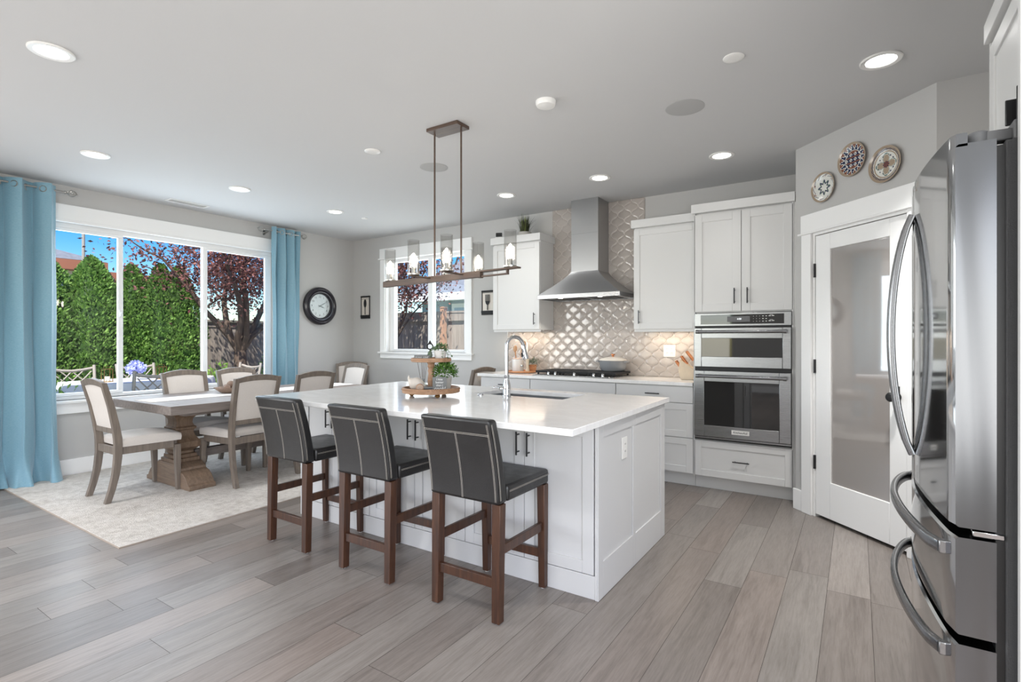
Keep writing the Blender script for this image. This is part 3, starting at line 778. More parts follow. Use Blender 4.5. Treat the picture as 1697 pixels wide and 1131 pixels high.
for rw in range(-2, 34):
    for cl_ in range(-2, 20):
        cx = -3.50 + cl_ * 2 * TA + (TA if rw % 2 else 0); cz = .93 + rw * TB
        if cz + TB <= 1.42: zz = [zones[0]]
        elif cx - TA >= zones[1][0] and cx + TA <= zones[1][1]: zz = [(zones[1][0], zones[1][1], .918, zones[1][3])]
        elif cz - TB >= 1.42: zz = [zones[1]]
        else: zz = zones
        for x0, x1, z0, z1 in zz:
            pl = clip([(cx + x * .955, cz + z * .955) for x, z in poly], x0 + .001, x1 - .001, z0 + .001, z1 - .001)
            if len(pl) < 3: continue
            ar = abs(sum(pl[i][0] * pl[(i + 1) % len(pl)][1] - pl[(i + 1) % len(pl)][0] * pl[i][1] for i in range(len(pl)))) / 2
            if ar < 2e-4: continue
            mx = sum(p[0] for p in pl) / len(pl); mz = sum(p[1] for p in pl) / len(pl)
            tx, tz = rt.uniform(-.01, .01), rt.uniform(-.01, .01)
            def ring(k, y): return [(mx + (p[0] - mx) * k, y + (p[0] - mx) * tx + (p[1] - mz) * tz, mz + (p[1] - mz) * k) for p in pl]
            n0 = len(tm.f); tm.loft([ring(1, YB - .0072), ring(.995, YB - .0095), ring(.95, YB - .0104), ring(.55, YB - .0109)], 0, True, False)
            n = len(pl); b = len(tm.v) - n; tm.f.append(tuple(range(b, b + n))); tm.mi.append(0)
            c = rt.random(); tone += [(c, c, c, 1)] * (len(tm.f) - n0)
to = tm.build('lantern_tiles', 'tile_glaze', bs, angle=70)
ca = to.data.attributes.new('tone', 'FLOAT_COLOR', 'FACE'); ca.data.foreach_set('color', [k for c in tone for k in c])

# ------------------------------------------------------------------ kitchen cabinets on the back wall
KF = 4.70; CT = .918
def cab_body(t, x0, x1, yf, yb, z0, z1, name='cabinet_body', mat='cabinet_white'):
    return MB().box(x0, x1, yf, yb, z0, z1).build(name, mat, t, bevel=.0015)
def drawer(t, x0, x1, z0, z1, yf, slab=False, handle=True, mat='cabinet_white', hl=.13):
    m = MB()
    if slab: m.box(x0, x1, yf - .021, yf - .001, z0, z1)
    else: shaker(m, x0, x1, z0, z1, yf - .021, .020)
    d = m.build('drawer', mat, t, bevel=.002)
    if handle: bar_handle('handle', d, (x0 + x1) / 2, (z0 + z1) / 2, yf - .021, hl)
    return d
def door(t, x0, x1, z0, z1, yf, hx=None, hz=None, mat='cabinet_white', rail=.058):
    d = shaker(MB(), x0, x1, z0, z1, yf - .021, .020, rail).build('door', mat, t, bevel=.002)
    if hx is not None: bar_handle('handle', d, hx, hz, yf - .021, .13, True)
    return d
def base_cab(label, x0, x1, rows, slabtop=True, handles=True):
    xc = (x0 + x1) / 2; w = (x1 - x0) / 2 - .0008
    t = thing('base_cabinet', label, 'cabinet', (xc, YB, 0), 0, 'base cabinets along the back wall')
    cab_body(t, -w, w, KF + .022 - YB, -.002, .11, CT - .032)
    MB().box(-w, w, KF + .075 - YB, KF + .09 - YB, 0, .11).build('kickboard', 'cabinet_white', t)
    for i, (a, b) in enumerate(rows): drawer(t, -w + .003, w - .003, a, b, KF + .021 - YB, i == 0 and slabtop, handles or i > 0)
    return t
R3 = [(.736, .878), (.432, .73), (.122, .426)]
base_cab('white base drawer cabinet left of the cooktop, nearest the stored dining chair', -3.50, -2.86, R3, True, True)
base_cab('white base drawer cabinet under the gas cooktop', -2.86, -1.91, R3, True, False)
base_cab('white base drawer cabinet under the knife block, left of the ovens', -1.91, -1.192, R3, True, True)
o = MB().box(-3.525, -1.191, KF - .03, YB - .012, CT - .031, CT).build('countertop', 'quartz', None, bevel=.003)
o.location = (0, 0, 0); tag(o, 'white quartz countertop along the back wall carrying the cooktop', 'countertop')

def wall_cab(label, x0, x1, z0, z1, ctop, hx, right_return=True, right_crown=.02):
    xc = (x0 + x1) / 2; w = (x1 - x0) / 2; D = .33
    t = thing('wall_cabinet', label, 'cabinet', (xc, YB, z0))
    cab_body(t, -w, w, -D + .022, -.014, 0, z1 - z0)
    door(t, -w + .002, w - .002, .004, z1 - z0 - .018, -D + .021, hx * (w - .045), .12)
    m = MB(); m.box(-w - .018, w + right_crown, -D - .025, -.013, z1 - z0 - .003, ctop - z0)
    m.build('crown', 'cabinet_white', t, bevel=.002)
    MB().box(-w, w, -D + .022, -D + .035, -.022, 0).build('light_rail', 'cabinet_white', t)
    MB().box(-w + .06, w - .06, -.16, -.12, -.011, -.0005).build('light_strip', 'white_plastic', t)
    d = bpy.data.lights.new('under_cabinet_lamp', 'AREA'); d.shape = 'RECTANGLE'; d.size = w * 1.7; d.size_y = .03; d.energy = 1.3; d.color = (1, .82, .62)
    o = bpy.data.objects.new('under_cabinet_lamp', d); C.objects.link(o); o.parent = t; o.location = (0, -.14, -.014)
    return t
wall_cab('white wall cabinet left of the range hood with grass plant on top', -3.483, -2.868, 1.40, 2.372, 2.446, .95)
wall_cab('white wall cabinet right of the range hood, above the knife block', -1.811, -1.194, 1.39, 2.372, 2.446, -.95, right_crown=0)

# tall oven cabinet
TX0, TX1 = -1.190, -.418; tc = (TX0 + TX1) / 2; tw = (TX1 - TX0) / 2
t = thing('oven_cabinet', 'tall white oven cabinet with two upper doors and a bottom drawer', 'cabinet', (tc, YB, 0))
m = MB(); y0, y1 = KF + .0 - YB, -.004
m.box(-tw, -tw + .012, y0, y1, .11, 2.39).box(tw - .012, tw, y0, y1, .11, 2.39).box(-tw + .012, tw - .012, y0 + .022, y1, 1.522, 2.39).box(-tw + .012, tw - .012, y0 + .022, y1, .11, .432).box(-tw + .012, tw - .012, y1 - .015, y1, .432, 1.522)
m.build('cabinet_body', 'cabinet_white', t, bevel=.0015)
MB().box(-tw, tw, KF + .075 - YB, KF + .09 - YB, 0, .11).build('kickboard', 'cabinet_white', t)
for s in (-1, 1):
    a, b = sorted((s * .0022, s * (tw - .004)))
    door(t, a, b, 1.532, 2.375, y0 + .021, s * .05, 1.66, rail=.068)
drawer(t, -tw + .004, tw - .004, .118, .424, y0 + .021)
MB().box(tw + .0005, PX - tc - .001, y0 + .006, y0 + .026, .0, 2.386).build('filler_strip', 'cabinet_white', t)
m = MB(); m.box(-tw - .014, tw + .012, y0 - .03, y1, 2.387, 2.462); m.build('crown', 'cabinet_white', t, bevel=.002)

# wall oven
OV = thing('wall_oven', 'stainless steel double wall oven with microwave above', 'oven', (tc, KF, .436)); ow = tw - .013; Z0 = .436
def oz(z): return z - Z0
MB().box(-ow + .002, ow - .002, .006, .5, .002, 1.08).build('oven_chassis', 'black_plastic', OV, smooth=False)
m = MB(); m.box(-ow, ow, -.022, .005, oz(1.408), oz(1.518)); cp = m.build('control_panel', 'steel_brushed', OV, bevel=.003)
MB().box(-ow + .052, ow - .052, -.0235, -.0222, oz(1.424), oz(1.503)).build('panel_glass', 'oven_glass', cp, smooth=False)
m = MB(); m.box(-.105, .07, -.0246, -.0237, oz(1.442), oz(1.488)); put_text(m, '4:08', .02, -.012, -.0252, oz(1.465), 1)
m.build('display', ['grey_plastic', 'display_glow'], cp, smooth=False)
m = MB(); rb = random.Random(2)
for r_ in range(3):
    for c_ in range(3): m.box(.095 + c_ * .023, .099 + c_ * .023, -.0245, -.0237, oz(1.443 + r_ * .021), oz(1.446 + r_ * .021))
    for c_ in range(2): m.box(.163 + c_ * .024, .173 + c_ * .024, -.0245, -.0237, oz(1.442 + r_ * .021), oz(1.447 + r_ * .021))
for zz in (1.484, 1.444): m.box(.21, .226, -.0245, -.0237, oz(zz), oz(zz + .006)).box(.232, .25, -.0245, -.0237, oz(zz + .001), oz(zz + .007)).box(.217, .24, -.0245, -.0237, oz(zz + .012), oz(zz + .014))
m.build('buttons', 'chalk_white', cp, smooth=False)
def oven_door(name, z0, z1, wz0, wz1, wx, hz, badge=None):
    m = MB(); yf = -.04
    m.box(-ow + .001, ow - .001, yf + .012, .003, oz(z0), oz(z1))
    m.box(-ow + .001, -wx, yf, yf + .012, oz(z0), oz(z1)).box(wx, ow - .001, yf, yf + .012, oz(z0), oz(z1)).box(-wx, wx, yf, yf + .012, oz(wz1), oz(z1)).box(-wx, wx, yf, yf + .012, oz(z0), oz(wz0))
    d = m.build(name, 'steel_brushed', OV, bevel=.003)
    MB().box(-wx, wx, yf + .002, yf + .009, oz(wz0), oz(wz1)).build('oven_window', 'oven_glass', d, smooth=False)
    h = MB(); h.tube([(-ow + .035, yf - .048, oz(hz)), (ow - .035, yf - .048, oz(hz))], .0125, 14)
    for s in (-1, 1):
        h.tube([(s * (ow - .045), yf - .048, oz(hz)), (s * (ow - .045), yf + .001, oz(hz))], [.013, .010], 10)
        h.lathe([(.0165, -.012), (.0165, .012)], 14, (s * (ow - .04), yf - .048, oz(hz)), 0, 'x')
    h.build('handle', 'steel_handle', d)
    if badge:
        b = MB(); b.box(-.068, .068, yf - .004, yf - .0005, oz(badge) - .018, oz(badge) + .018); put_text(b, 'KitchenAid', .024, 0, yf - .0048, oz(badge), 1)
        b.build('badge', ['white_plastic', 'ink'], d, smooth=False)
oven_door('microwave_door', 1.062, 1.392, 1.150, 1.305, ow - .062, 1.36)
oven_door('oven_door', .468, 1.028, .565, .938, ow - .085, .985, .522)
MB().box(-ow, ow, -.02, .004, oz(.448), oz(.463)).build('base_trim', 'steel_brushed', OV, bevel=.002)
MB().box(-ow, ow, -.012, .004, oz(.4365), oz(.446)).build('base_vent', 'black_gap', OV)

# range hood
hd = thing('range_hood', 'stainless steel chimney range hood above the cooktop', 'range hood', (-2.35, YB, 1.715))
hx0, hx1 = -.457, .457; yf_, ybk = -.475, -.0145
cx0, cx1 = -.158, .148; cyf = -.285
m = MB(); m.box(cx0, cx1, cyf, ybk, .28, CZ - 1.715 - .001); m.build('chimney', 'steel_hood', hd, bevel=.002)
MB().box(cx0 + .003, cx1 - .003, cyf - .0006, cyf + .001, .6795, .6805).build('chimney_seam', 'dark_metal', hd)
rings = []
for q in [0, .15, .35, .6, .85, 1]:
    k = q ** .62 if False else 1 - (1 - q) ** 1.22
    z = .042 + .245 * q; e = (1 - q) ** 1.25
    a0 = cx0 + (hx0 - cx0) * e; a1 = cx1 + (hx1 - cx1) * e; y = cyf + (yf_ - cyf) * e
    rings.append([(a0, y, z), (a1, y, z), (a1, ybk, z), (a0, ybk, z)])
MB().loft(rings).build('canopy', 'steel_hood', hd, angle=40)
m = MB(); m.box(hx0, hx1, yf_, yf_ + .01, 0, .043).box(hx0, hx0 + .01, yf_ + .01, ybk, 0, .043).box(hx1 - .01, hx1, yf_ + .01, ybk, 0, .043).box(hx0 + .01, hx1 - .01, ybk - .01, ybk, 0, .043)
m.build('lip', 'steel_brushed', hd, bevel=.0015)
MB().box(hx0 + .011, hx1 - .011, yf_ + .011, ybk - .011, .012, .024).build('underside', 'steel_sink', hd)
for s in (-1, 1):
    m = MB()
    m.box(s * .19 - .15, s * .19 + .15, yf_ + .12, ybk - .05, .005, .0115)
    for i in range(14): m.box(s * .19 - .135 + i * .02, s * .19 - .125 + i * .02, yf_ + .13, ybk - .06, .0035, .005)
    m.build('grease_filter', 'dark_metal', hd)
    MB().lathe([(.03, .0115), (.03, .006), (.024, .004), (.001, .0042)], 18, (s * .22, yf_ + .065, 0)).build('hood_light', 'hood_lamp', hd)
    d = bpy.data.lights.new('hood_lamp_light', 'SPOT'); d.energy = 5; d.spot_size = R(110); d.color = (1, .93, .84); d.shadow_soft_size = .03
    o = bpy.data.objects.new('hood_lamp_light', d); C.objects.link(o); o.parent = hd; o.location = (s * .22, yf_ + .065, 0)

# gas cooktop
ck = thing('gas_cooktop', 'stainless gas cooktop with black cast iron grates set in the countertop', 'cooktop', (-2.385, 4.965, CT))
MB().box(-.45, .45, -.255, .22, .0005, .012).build('cooktop_tray', 'steel_brushed', ck, bevel=.004)
for gx in (-.295, 0, .295):
    m = MB(); w = .142
    for s in (-1, 1): m.box(gx + s * w - .008, gx + s * w + .008, -.2, .205, .03, .052); m.box(gx - w + .008, gx + w - .008, s * .1925 + .0025 - .008, s * .1925 + .0025 + .008, .03, .052)
    for i in range(7): yy = -.165 + i * .055; m.box(gx - w + .008, gx + w - .008, yy - .006, yy + .006, .036, .052)
    m.box(gx - .006, gx + .006, -.188, .19, .034, .05)
    for a in (-1, 1):
        for b in (-.18, .185): m.box(gx + a * (w - .014) - .008, gx + a * (w - .014) + .008, b - .008, b + .008, .0125, .03)
    m.build('grate', 'black_iron', ck, bevel=.002)
for bx, by in ((-.295, -.09), (-.295, .1), (0, .0), (.295, -.09), (.295, .1)):
    MB().lathe([(.045, .0125), (.045, .02), (.032, .022), (.03, .029), (.001, .0295)], 20, (bx, by, 0)).build('burner', 'black_iron', ck)
for kx in (-.27, -.19, .025, .235, .33):
    MB().lathe([(.019, .0122), (.019, .016), (.0145, .018), (.0135, .040), (.011, .043), (.001, .0435)], 16, (kx, -.232, 0)).box(kx - .004, kx + .004, -.245, -.219, .040, .047).build('knob', 'chrome', ck)

# pot on the right rear burner
pt = thing('dutch_oven', 'grey enamel pot with pale lid and copper knob on the right of the cooktop', 'pot', (-2.085, 5.06, CT + .0525))
MB().lathe([(.001, .0), (.10, .0), (.122, .014), (.135, .05), (.139, .105), (.142, .108), (.134, .108), (.13, .05), (.1, .012), (.001, .01)], 36).build('pot_body', 'pot_grey', pt)
MB().lathe([(.143, .109), (.143, .114), (.12, .128), (.07, .142), (.001, .147)], 36).build('lid', 'pot_lid', pt)
MB().lathe([(.012, .146), (.010, .157), (.022, .165), (.022, .172), (.012, .178), (.001, .179)], 18).build('lid_knob', 'copper', pt)
for s in (-1, 1): MB().tube([(s * .136, -.045, .095), (s * .165, -.03, .1), (s * .168, .0, .1), (s * .165, .03, .1), (s * .136, .045, .095)], .008, 8).build('pot_handle', 'pot_grey', pt)

# knife block
kb = thing('knife_block', 'pale wooden knife block with copper handled knives by the ovens', 'knife block', (-1.325, 5.05, CT), R(8))
m = MB(); m.prism([(-.03, 0), (.085, 0), (.105, .085), (.09, .19), (-.035, .10)], 'x', -.062, .062)
# block leans to the left: rotate about Z so that its slots face left and towards the room
m.v = [(-b * 1.0 + .02, a, c) for a, b, c in [(v_[0], v_[1], v_[2]) for v_ in m.v]]
m.build('block', 'tan_block', kb, bevel=.006)
dx, dz = -.585, .81
for r_ in range(3):
    for c_ in range(3):
        py = -.038 + c_ * .038; q = r_ / 2
        bx = .045 - .11 * q * 1.0 + .012; bz = .105 + .075 * (1 - q) - .0
        bx = -.066 + .11 * (1 - q); bz = .108 + .072 * (1 - q)
        L = .105 - .012 * r_
        k_ = MB(); k_.tube([(bx, py, bz), (bx + dx * L * .5, py, bz + dz * L * .5), (bx + dx * L, py, bz + dz * L)], [.009, .0105, .0095], 10)
        k_.build('knife_handle', 'copper', kb)

# round tray with utensils left of the cooktop
tr = thing('wooden_tray', 'orange wooden round tray on the counter left of the cooktop', 'tray', (-3.17, 5.04, CT))
MB().lathe([(.001, .004), (.155, .004), (.165, .008), (.165, .024), (.158, .025), (.156, .012), (.001, .012)], 36).build('tray_base', 'orange_wood', tr)
cr = thing('utensil_crock', 'white utensil crock full of wooden spoons on the orange tray', 'crock', (-3.225, 5.04, CT + .0125))
MB().lathe([(.001, 0), (.062, 0), (.066, .01), (.066, .148), (.062, .153), (.058, .148), (.058, .012), (.001, .01)], 28).build('crock_body', 'white_ceramic', cr)
MB().lathe([(.0662, .142), (.0672, .1455), (.0662, .149)], 28).build('crock_band', 'copper', cr)
for i, (a, b, rr) in enumerate(((-.3, .12, .026), (.15, .2, .02), (.5, -.1, .024), (-.1, -.25, .022), (.32, .3, .018))):
    L = .21 + .03 * (i % 3); m = MB()
    p0 = Vector((a * .05, b * .05, .02)); d = Vector((a * .5, b * .5, 1)).normalized()
    p1 = p0 + d * L; m.tube([tuple(p0), tuple(p1)], .005, 8)
    m.at(*(p1 + d * rr * 1.2)).ball((0, 0, 0), rr, 12, 8, (1, .35, 1.5))
    m.build('wooden_spoon', 'spoon_wood', cr)
sm = thing('salt_shaker', 'chrome salt shaker in front of the utensil crock on the orange tray', 'shaker', (-3.12, 4.955, CT + .0125))
MB().lathe([(.001, 0), (.02, 0), (.021, .05), (.016, .06)], 16).build('shaker_body', 'bottle_glass', sm)
MB().lathe([(.0165, .0605), (.0175, .064), (.0165, .078), (.001, .083)], 16).build('shaker_cap', 'chrome', sm)
sm2 = thing('pepper_mill', 'tall tan pepper mill beside the small herb pot on the orange tray', 'pepper mill', (-3.075, 5.0, CT + .0125))
MB().lathe([(.001, 0), (.024, 0), (.024, .02), (.016, .05), (.017, .1), (.021, .14), (.021, .15), (.001, .152)], 18).build('mill_body', 'tan_block', sm2)
MB().lathe([(.012, .1525), (.021, .16), (.019, .18), (.008, .19), (.001, .192)], 16).build('mill_head', 'copper', sm2)
hp = thing('herb_pot', 'small copper toned pot with grey green herb on the orange tray', 'potted plant', (-3.068, 5.105, CT + .0125))
MB().lathe([(.001, 0), (.036, 0), (.046, .075), (.043, .077), (.036, .065), (.001, .062)], 22).build('pot', 'orange_wood', hp)
m = MB(); rl = random.Random(9)
for i in range(240):
    d = Vector((rl.gauss(0, 1), rl.gauss(0, 1), abs(rl.gauss(.5, .6)))).normalized(); r_ = rl.uniform(.03, .085)
    p = Vector((0, 0, .078)) + d * r_; m.leaf(p, d + Vector((rl.gauss(0, .4), rl.gauss(0, .4), rl.gauss(.2, .4))), (0, 0, 1), .03, .009)
m.build('foliage', 'sage_leaf', hp, smooth=False, recalc=False)

# on top of the left wall cabinet
gp = thing('grass_plant', 'tufted dark green potted grass on top of the left wall cabinet', 'potted plant', (-3.155, 5.07, 2.4465))
MB().lathe([(.001, 0), (.07, 0), (.08, .06), (.076, .062), (.07, .045), (.001, .045)], 22).build('pot', 'galvanised', gp)
m = MB(); rl = random.Random(21)
for i in range(300):
    a = rl.uniform(0, 2 * pi); ln = rl.uniform(.1, .245); lean = abs(rl.gauss(0, .28)) if i > 50 else rl.uniform(.5, 1.0); lean = min(lean, 1.1)
    bx, by = .06 * rl.random() * cos(a), .06 * rl.random() * sin(a); p0 = Vector((bx, by, .04)); pts = [p0]
    L_ = ln if lean < .5 else ln * .95
    for j in (1, 2, 3):
        th = lean * (j / 3) ** 1.2; pts.append(pts[-1] + Vector((cos(a) * sin(th), sin(a) * sin(th), cos(th))) * L_ / 3)
    s = Vector((-sin(a), cos(a), 0)) * .0028
    vs = []
    for j, p in enumerate(pts): k = (1, .9, .6, .08)[j]; vs += [tuple(p - s * k), tuple(p + s * k)]
    m.add([(x_, min(y_, .155), z_) for x_, y_, z_ in vs], [(0, 1, 3, 2), (2, 3, 5, 4), (4, 5, 7, 6)], 0 if rl.random() < .62 and lean < .5 else 1)
m.build('grass_blades', ['grass_blade', 'grass_dark'], gp, smooth=False, recalc=False)
sb = thing('small_sign_block', 'tiny black and white block ornament on the left end of the wall cabinet', 'ornament', (-3.45, 4.985, 2.4465), R(20))
MB().box(-.035, .035, -.012, .012, .028, .075).build('sign_face', 'black_plastic', sb, bevel=.002)
MB().box(-.04, .04, -.02, .02, 0, .0275).build('sign_base', 'white_ceramic', sb, bevel=.003)

# ------------------------------------------------------------------ kitchen island
IX0, IX1, IY0, IY1 = -3.455, -1.066, 2.405, 3.471
ix, iy = (IX0 + IX1) / 2, (IY0 + IY1) / 2
isl = thing('kitchen_island', 'large white kitchen island with cabinet doors behind the black stools', 'island', (ix, iy, 0))
def il(mb): return mb.at(-ix, -iy, 0)
hx0_, hx1_, hy0_, hy1_ = -2.325, -1.60, 3.035, 3.395
m = il(MB()); e = .0215
m.box(IX0 + .02, IX1 - .02, IY0 + e, IY1 - .004, .012, .66)
m.box(IX0 + .02, hx0_ - .03, IY0 + e, IY1 - .004, .66, .874).box(hx1_ + .03, IX1 - .02, IY0 + e, IY1 - .004, .66, .874).box(hx0_ - .03, hx1_ + .03, IY0 + e, hy0_ - .03, .66, .874).box(hx0_ - .03, hx1_ + .03, hy1_ + .03, IY1 - .004, .66, .874)
m.build('island_body', 'island_grey', isl, smooth=False)
# end panels with two sunk fields (right end in view, left end alike)
def end_panel(s):
    X = IX1 if s > 0 else IX0; m = il(MB()); y0, y1 = IY0 - .002, IY1
    def bx(a, b, z0, z1, d0, d1):
        xa, xb = sorted((X - s * d0, X - s * d1)); m.box(xa, xb, a, b, z0, z1)
    bx(y0, y1, 0, .874, .0085, .0195)
    for a, b in ((y0, 2.463), (2.885, 2.926), (3.392, y1)): bx(a, b, 0, .874, 0, .0085)
    for a, b in ((2.463, 2.885), (2.926, 3.392)): bx(a, b, 0, .180, 0, .0085); bx(a, b, .806, .874, 0, .0085)
    return m.build('end_panel', 'island_grey', isl, bevel=.0015)
end_panel(1); end_panel(-1)
il(MB()).box(IX0 + .02, IX1 - .02, IY0 + .003, IY0 + .0205, .0, .117).build('baseboard', 'island_grey', isl, bevel=.002)
il(MB()).box(IX0 + .02, IX1 - .02, IY1 - .003, IY1 + .012, .0, .117).build('baseboard', 'island_grey', isl, bevel=.002)
seams = [-3.43, -3.10, -2.715, -2.305, -1.905, -1.50, -1.092]
def idoor(a, b, hside):
    d = shaker(il(MB()), a + .002, b - .002, .122, .868, IY0 + .0, .0205, .062).build('door', 'island_grey', isl, bevel=.0018)
    hx = (b - .033 if hside > 0 else a + .033) - ix
    bar_handle('handle', d, hx, .737, IY0 - iy, .125, True)
for i in range(6): idoor(seams[i], seams[i + 1], 1 if i % 2 == 0 else -1)
outlet('white outlet on the end panel of the island', IX1 - .0085, 2.762, .70, R(90))

# worktop with sink cut-out
vs = []; Q = [(-3.455, 2.052), (-1.030, 2.048), (-1.050, 3.528), (-3.545, 3.528)]; Hh = [(hx0_, hy0_), (hx1_, hy0_), (hx1_, hy1_), (hx0_, hy1_)]
for z in (.906, .8755):
    vs += [(x_, y_, z) for x_, y_ in Q] + [(x_, y_, z) for x_, y_ in Hh]
fs = []
for i in range(4):
    j = (i + 1) % 4
    fs += [(i, j, 4 + j, 4 + i), (8 + i, 12 + i, 12 + j, 8 + j), (i, 8 + i, 8 + j, j), (4 + i, 4 + j, 12 + j, 12 + i)]
o = MB().add(vs, fs).build('island_worktop', 'quartz', None, bevel=.003); tag(o, 'white quartz island worktop with overhang above the stools', 'worktop')

sk = thing('kitchen_sink', 'stainless undermount sink in the island worktop', 'sink', ((hx0_ + hx1_) / 2, (hy0_ + hy1_) / 2, .8745))
a, b = (hx1_ - hx0_) / 2 + .006, (hy1_ - hy0_) / 2 + .006; dp_ = -.205
m = MB(); T_ = .003
m.box(-a, a, -b, b, dp_ - T_, dp_).box(-a - T_, -a, -b, b, dp_, 0).box(a, a + T_, -b, b, dp_, 0).box(-a, a, -b - T_, -b, dp_, 0).box(-a, a, b, b + T_, dp_, 0)
m.build('basin', 'steel_sink', sk, smooth=False)
MB().lathe([(.045, dp_ + .0005), (.043, dp_ + .003), (.03, dp_ + .001), (.001, dp_ + .001)], 20).build('drain', 'chrome', sk)

fc = thing('kitchen_faucet', 'tall chrome gooseneck pull-down faucet on the island', 'faucet', (-1.965, 2.93, .9062))
MB().lathe([(.001, 0), (.029, 0), (.030, .006), (.027, .012), (.025, .03), (.0265, .055), (.025, .085), (.017, .12), (.0155, .135), (.0185, .14), (.0185, .148), (.0145, .152), (.001, .153)], 24).build('faucet_body', 'chrome', fc)
pts = [(0, 0, .15), (0, 0, .22), (0, 0, .30)]; rr = .062
dirx, diry = sin(R(28)), cos(R(28)); dirx, diry = .50, .866
for k in range(1, 15):
    a_ = pi - k * (pi - .12) / 14; d_ = rr + rr * cos(a_); pts.append((dirx * d_, diry * d_, .345 + rr * 1.0 * sin(a_)))
MB().tube(pts, .0125, 14).build('spout', 'chrome', fc)
p_ = Vector(pts[-1]); dn = (p_ - Vector(pts[-2])).normalized()
rot = dn.to_track_quat('Z', 'Y').to_matrix().to_4x4()
MB(Matrix.Translation(p_) @ rot).lathe([(.0128, -.004), (.016, .003), (.016, .04), (.0185, .055), (.0235, .085), (.0235, .096), (.019, .099), (.001, .099)], 20).build('spray_head', 'chrome', fc)
MB(Matrix.Translation(p_) @ rot).box(-.005, .005, -.026, -.0165, .05, .08).build('spray_button', 'black_plastic', fc)
m = MB(); m.lathe([(.017, -.02), (.0185, -.028), (.0185, -.045), (.014, -.055), (.001, -.056)], 18, (0, 0, .058), 0, 'x'); m.tube([(-.05, 0, .06), (-.075, -.004, .068), (-.098, -.008, .062)], [.006, .0065, .008], 10).ball((-.1, -.008, .062), .010, 12, 8)
m.build('lever', 'chrome', fc)
o = MB().lathe([(.001, 0), (.022, 0), (.022, .006), (.016, .010), (.001, .0105)], 22).build('sink_button', 'chrome', None, loc=(-2.195, 2.945, .9062)); tag(o, 'small round chrome air switch button left of the faucet', 'button')

# ------------------------------------------------------------------ tiered tray and its things
TC = Vector((-2.455, 2.725, .9062))
ty = thing('tiered_tray', 'two tier carved wooden tray stand on the island worktop', 'tray stand', tuple(TC))
for k in range(3):
    a_ = R(-150 + 120 * k); MB().lathe([(.008, .0), (.017, .006), (.019, .014), (.012, .024), (.010, .0265)], 14, (.135 * cos(a_), .135 * sin(a_), 0)).build('ball_foot', 'brass', ty)
MB().lathe([(.001, .027), (.195, .027), (.198, .03), (.198, .058), (.193, .062), (.184, .062), (.181, .041), (.001, .040)], 48).build('lower_tray', 'tray_wood', ty)
m = MB()
for k in range(84): a_ = 2 * pi * k / 84; m.ball((.198 * cos(a_), .198 * sin(a_), .050), .0042, 6, 4)
m.build('bead_trim', 'tray_wood', ty)
MB().lathe([(.001, .0405), (.028, .0405), (.029, .06), (.022, .075), (.026, .10), (.023, .13), (.019, .155), (.024, .175), (.018, .19), (.026, .205), (.022, .22), (.03, .235), (.001, .2355)], 22).build('post', 'tray_wood', ty)
MB().lathe([(.001, .236), (.132, .236), (.137, .239), (.137, .262), (.133, .264), (.125, .264), (.123, .2505), (.001, .25)], 44).build('upper_tray', 'tray_wood', ty)
m = MB()
for k in range(60): a_ = 2 * pi * k / 60; m.ball((.137 * cos(a_), .137 * sin(a_), .25), .0036, 6, 4)
m.build('bead_trim', 'tray_wood', ty)
# directions as seen in the photograph: sr = to the viewer's right, sf = towards the viewer
sr = Vector((cos(R(42.5)), sin(R(42.5)), 0)); sf = Vector((sin(R(42.5)), -cos(R(42.5)), 0)); FR = R(42.5)
def on_tray(r_, f_, z=.0415): return tuple(TC + sr * r_ + sf * f_ + Vector((0, 0, z)))
bd = thing('bird_figurine', 'plump cream ceramic bird figurine on the lower tray', 'figurine', on_tray(-.095, .035), FR)
rings = []
for k in range(15):
    q = k / 14; x_ = -.062 + .122 * q; h = [.014, .03, .038, .041, .042, .044, .046, .047, .0465, .045, .042, .037, .03, .02, .006][k]; zc = [.078, .062, .052, .048, .047, .047, .048, .048, .047, .045, .042, .038, .033, .027, .022][k]
    zb = max(zc - h, .001) if k < 13 else zc - h; zt = zc + h * (.95 if k > 1 else .7); n = 16
    rings.append([(x_, .78 * h * cos(2 * pi * i / n), zb + (zt - zb) * (.5 + .5 * sin(2 * pi * i / n))) for i in range(n)])
MB().loft(rings).build('body', 'cream_ceramic', bd, subsurf=1, angle=180)
MB().lathe([(.009, 0), (.006, .01), (.001, .022)], 10, (-.056, 0, .083)).build('beak', 'cream_ceramic', bd)
ws = thing('wood_slice', 'small round wooden swirl ornament in front of the cream bird', 'ornament', on_tray(-.075, .125), FR)
m = MB(); m.lathe([(.001, -.012), (.024, -.012), (.027, -.008), (.027, .008), (.024, .012), (.001, .012)], 24, (0, 0, .0272), 0, 'y'); m.build('slice', 'tray_wood', ws)
m = MB(); m.tube([((.021 - .018 * k / 40) * cos(.42 * k), -.0135, .0272 + (.021 - .018 * k / 40) * sin(.42 * k)) for k in range(41)], .0014, 5); m.build('swirl', 'cream_ceramic', ws)
dbx = thing('trinket_box', 'small dark patterned trinket box on the lower tray', 'box', on_tray(-.02, .105), FR + .2)
MB().box(-.032, .032, -.02, .02, 0, .02).build('box_base', 'ink', dbx, bevel=.003); MB().box(-.034, .034, -.022, .022, .0205, .032).build('lid', 'slate', dbx, bevel=.003)
m = MB()
for k in range(6): m.box(-.027 + k * .0095, -.022 + k * .0095, -.0212, -.0204, .004, .016)
m.build('pattern', 'chalk_white', dbx)
sg = thing('slate_sign', 'grey square sign with white lettering leaning on the lower tray', 'sign', on_tray(.055, .115), FR, rx=R(-7))
m = MB(); m.box(-.047, .047, -.008, .008, .001, .096)
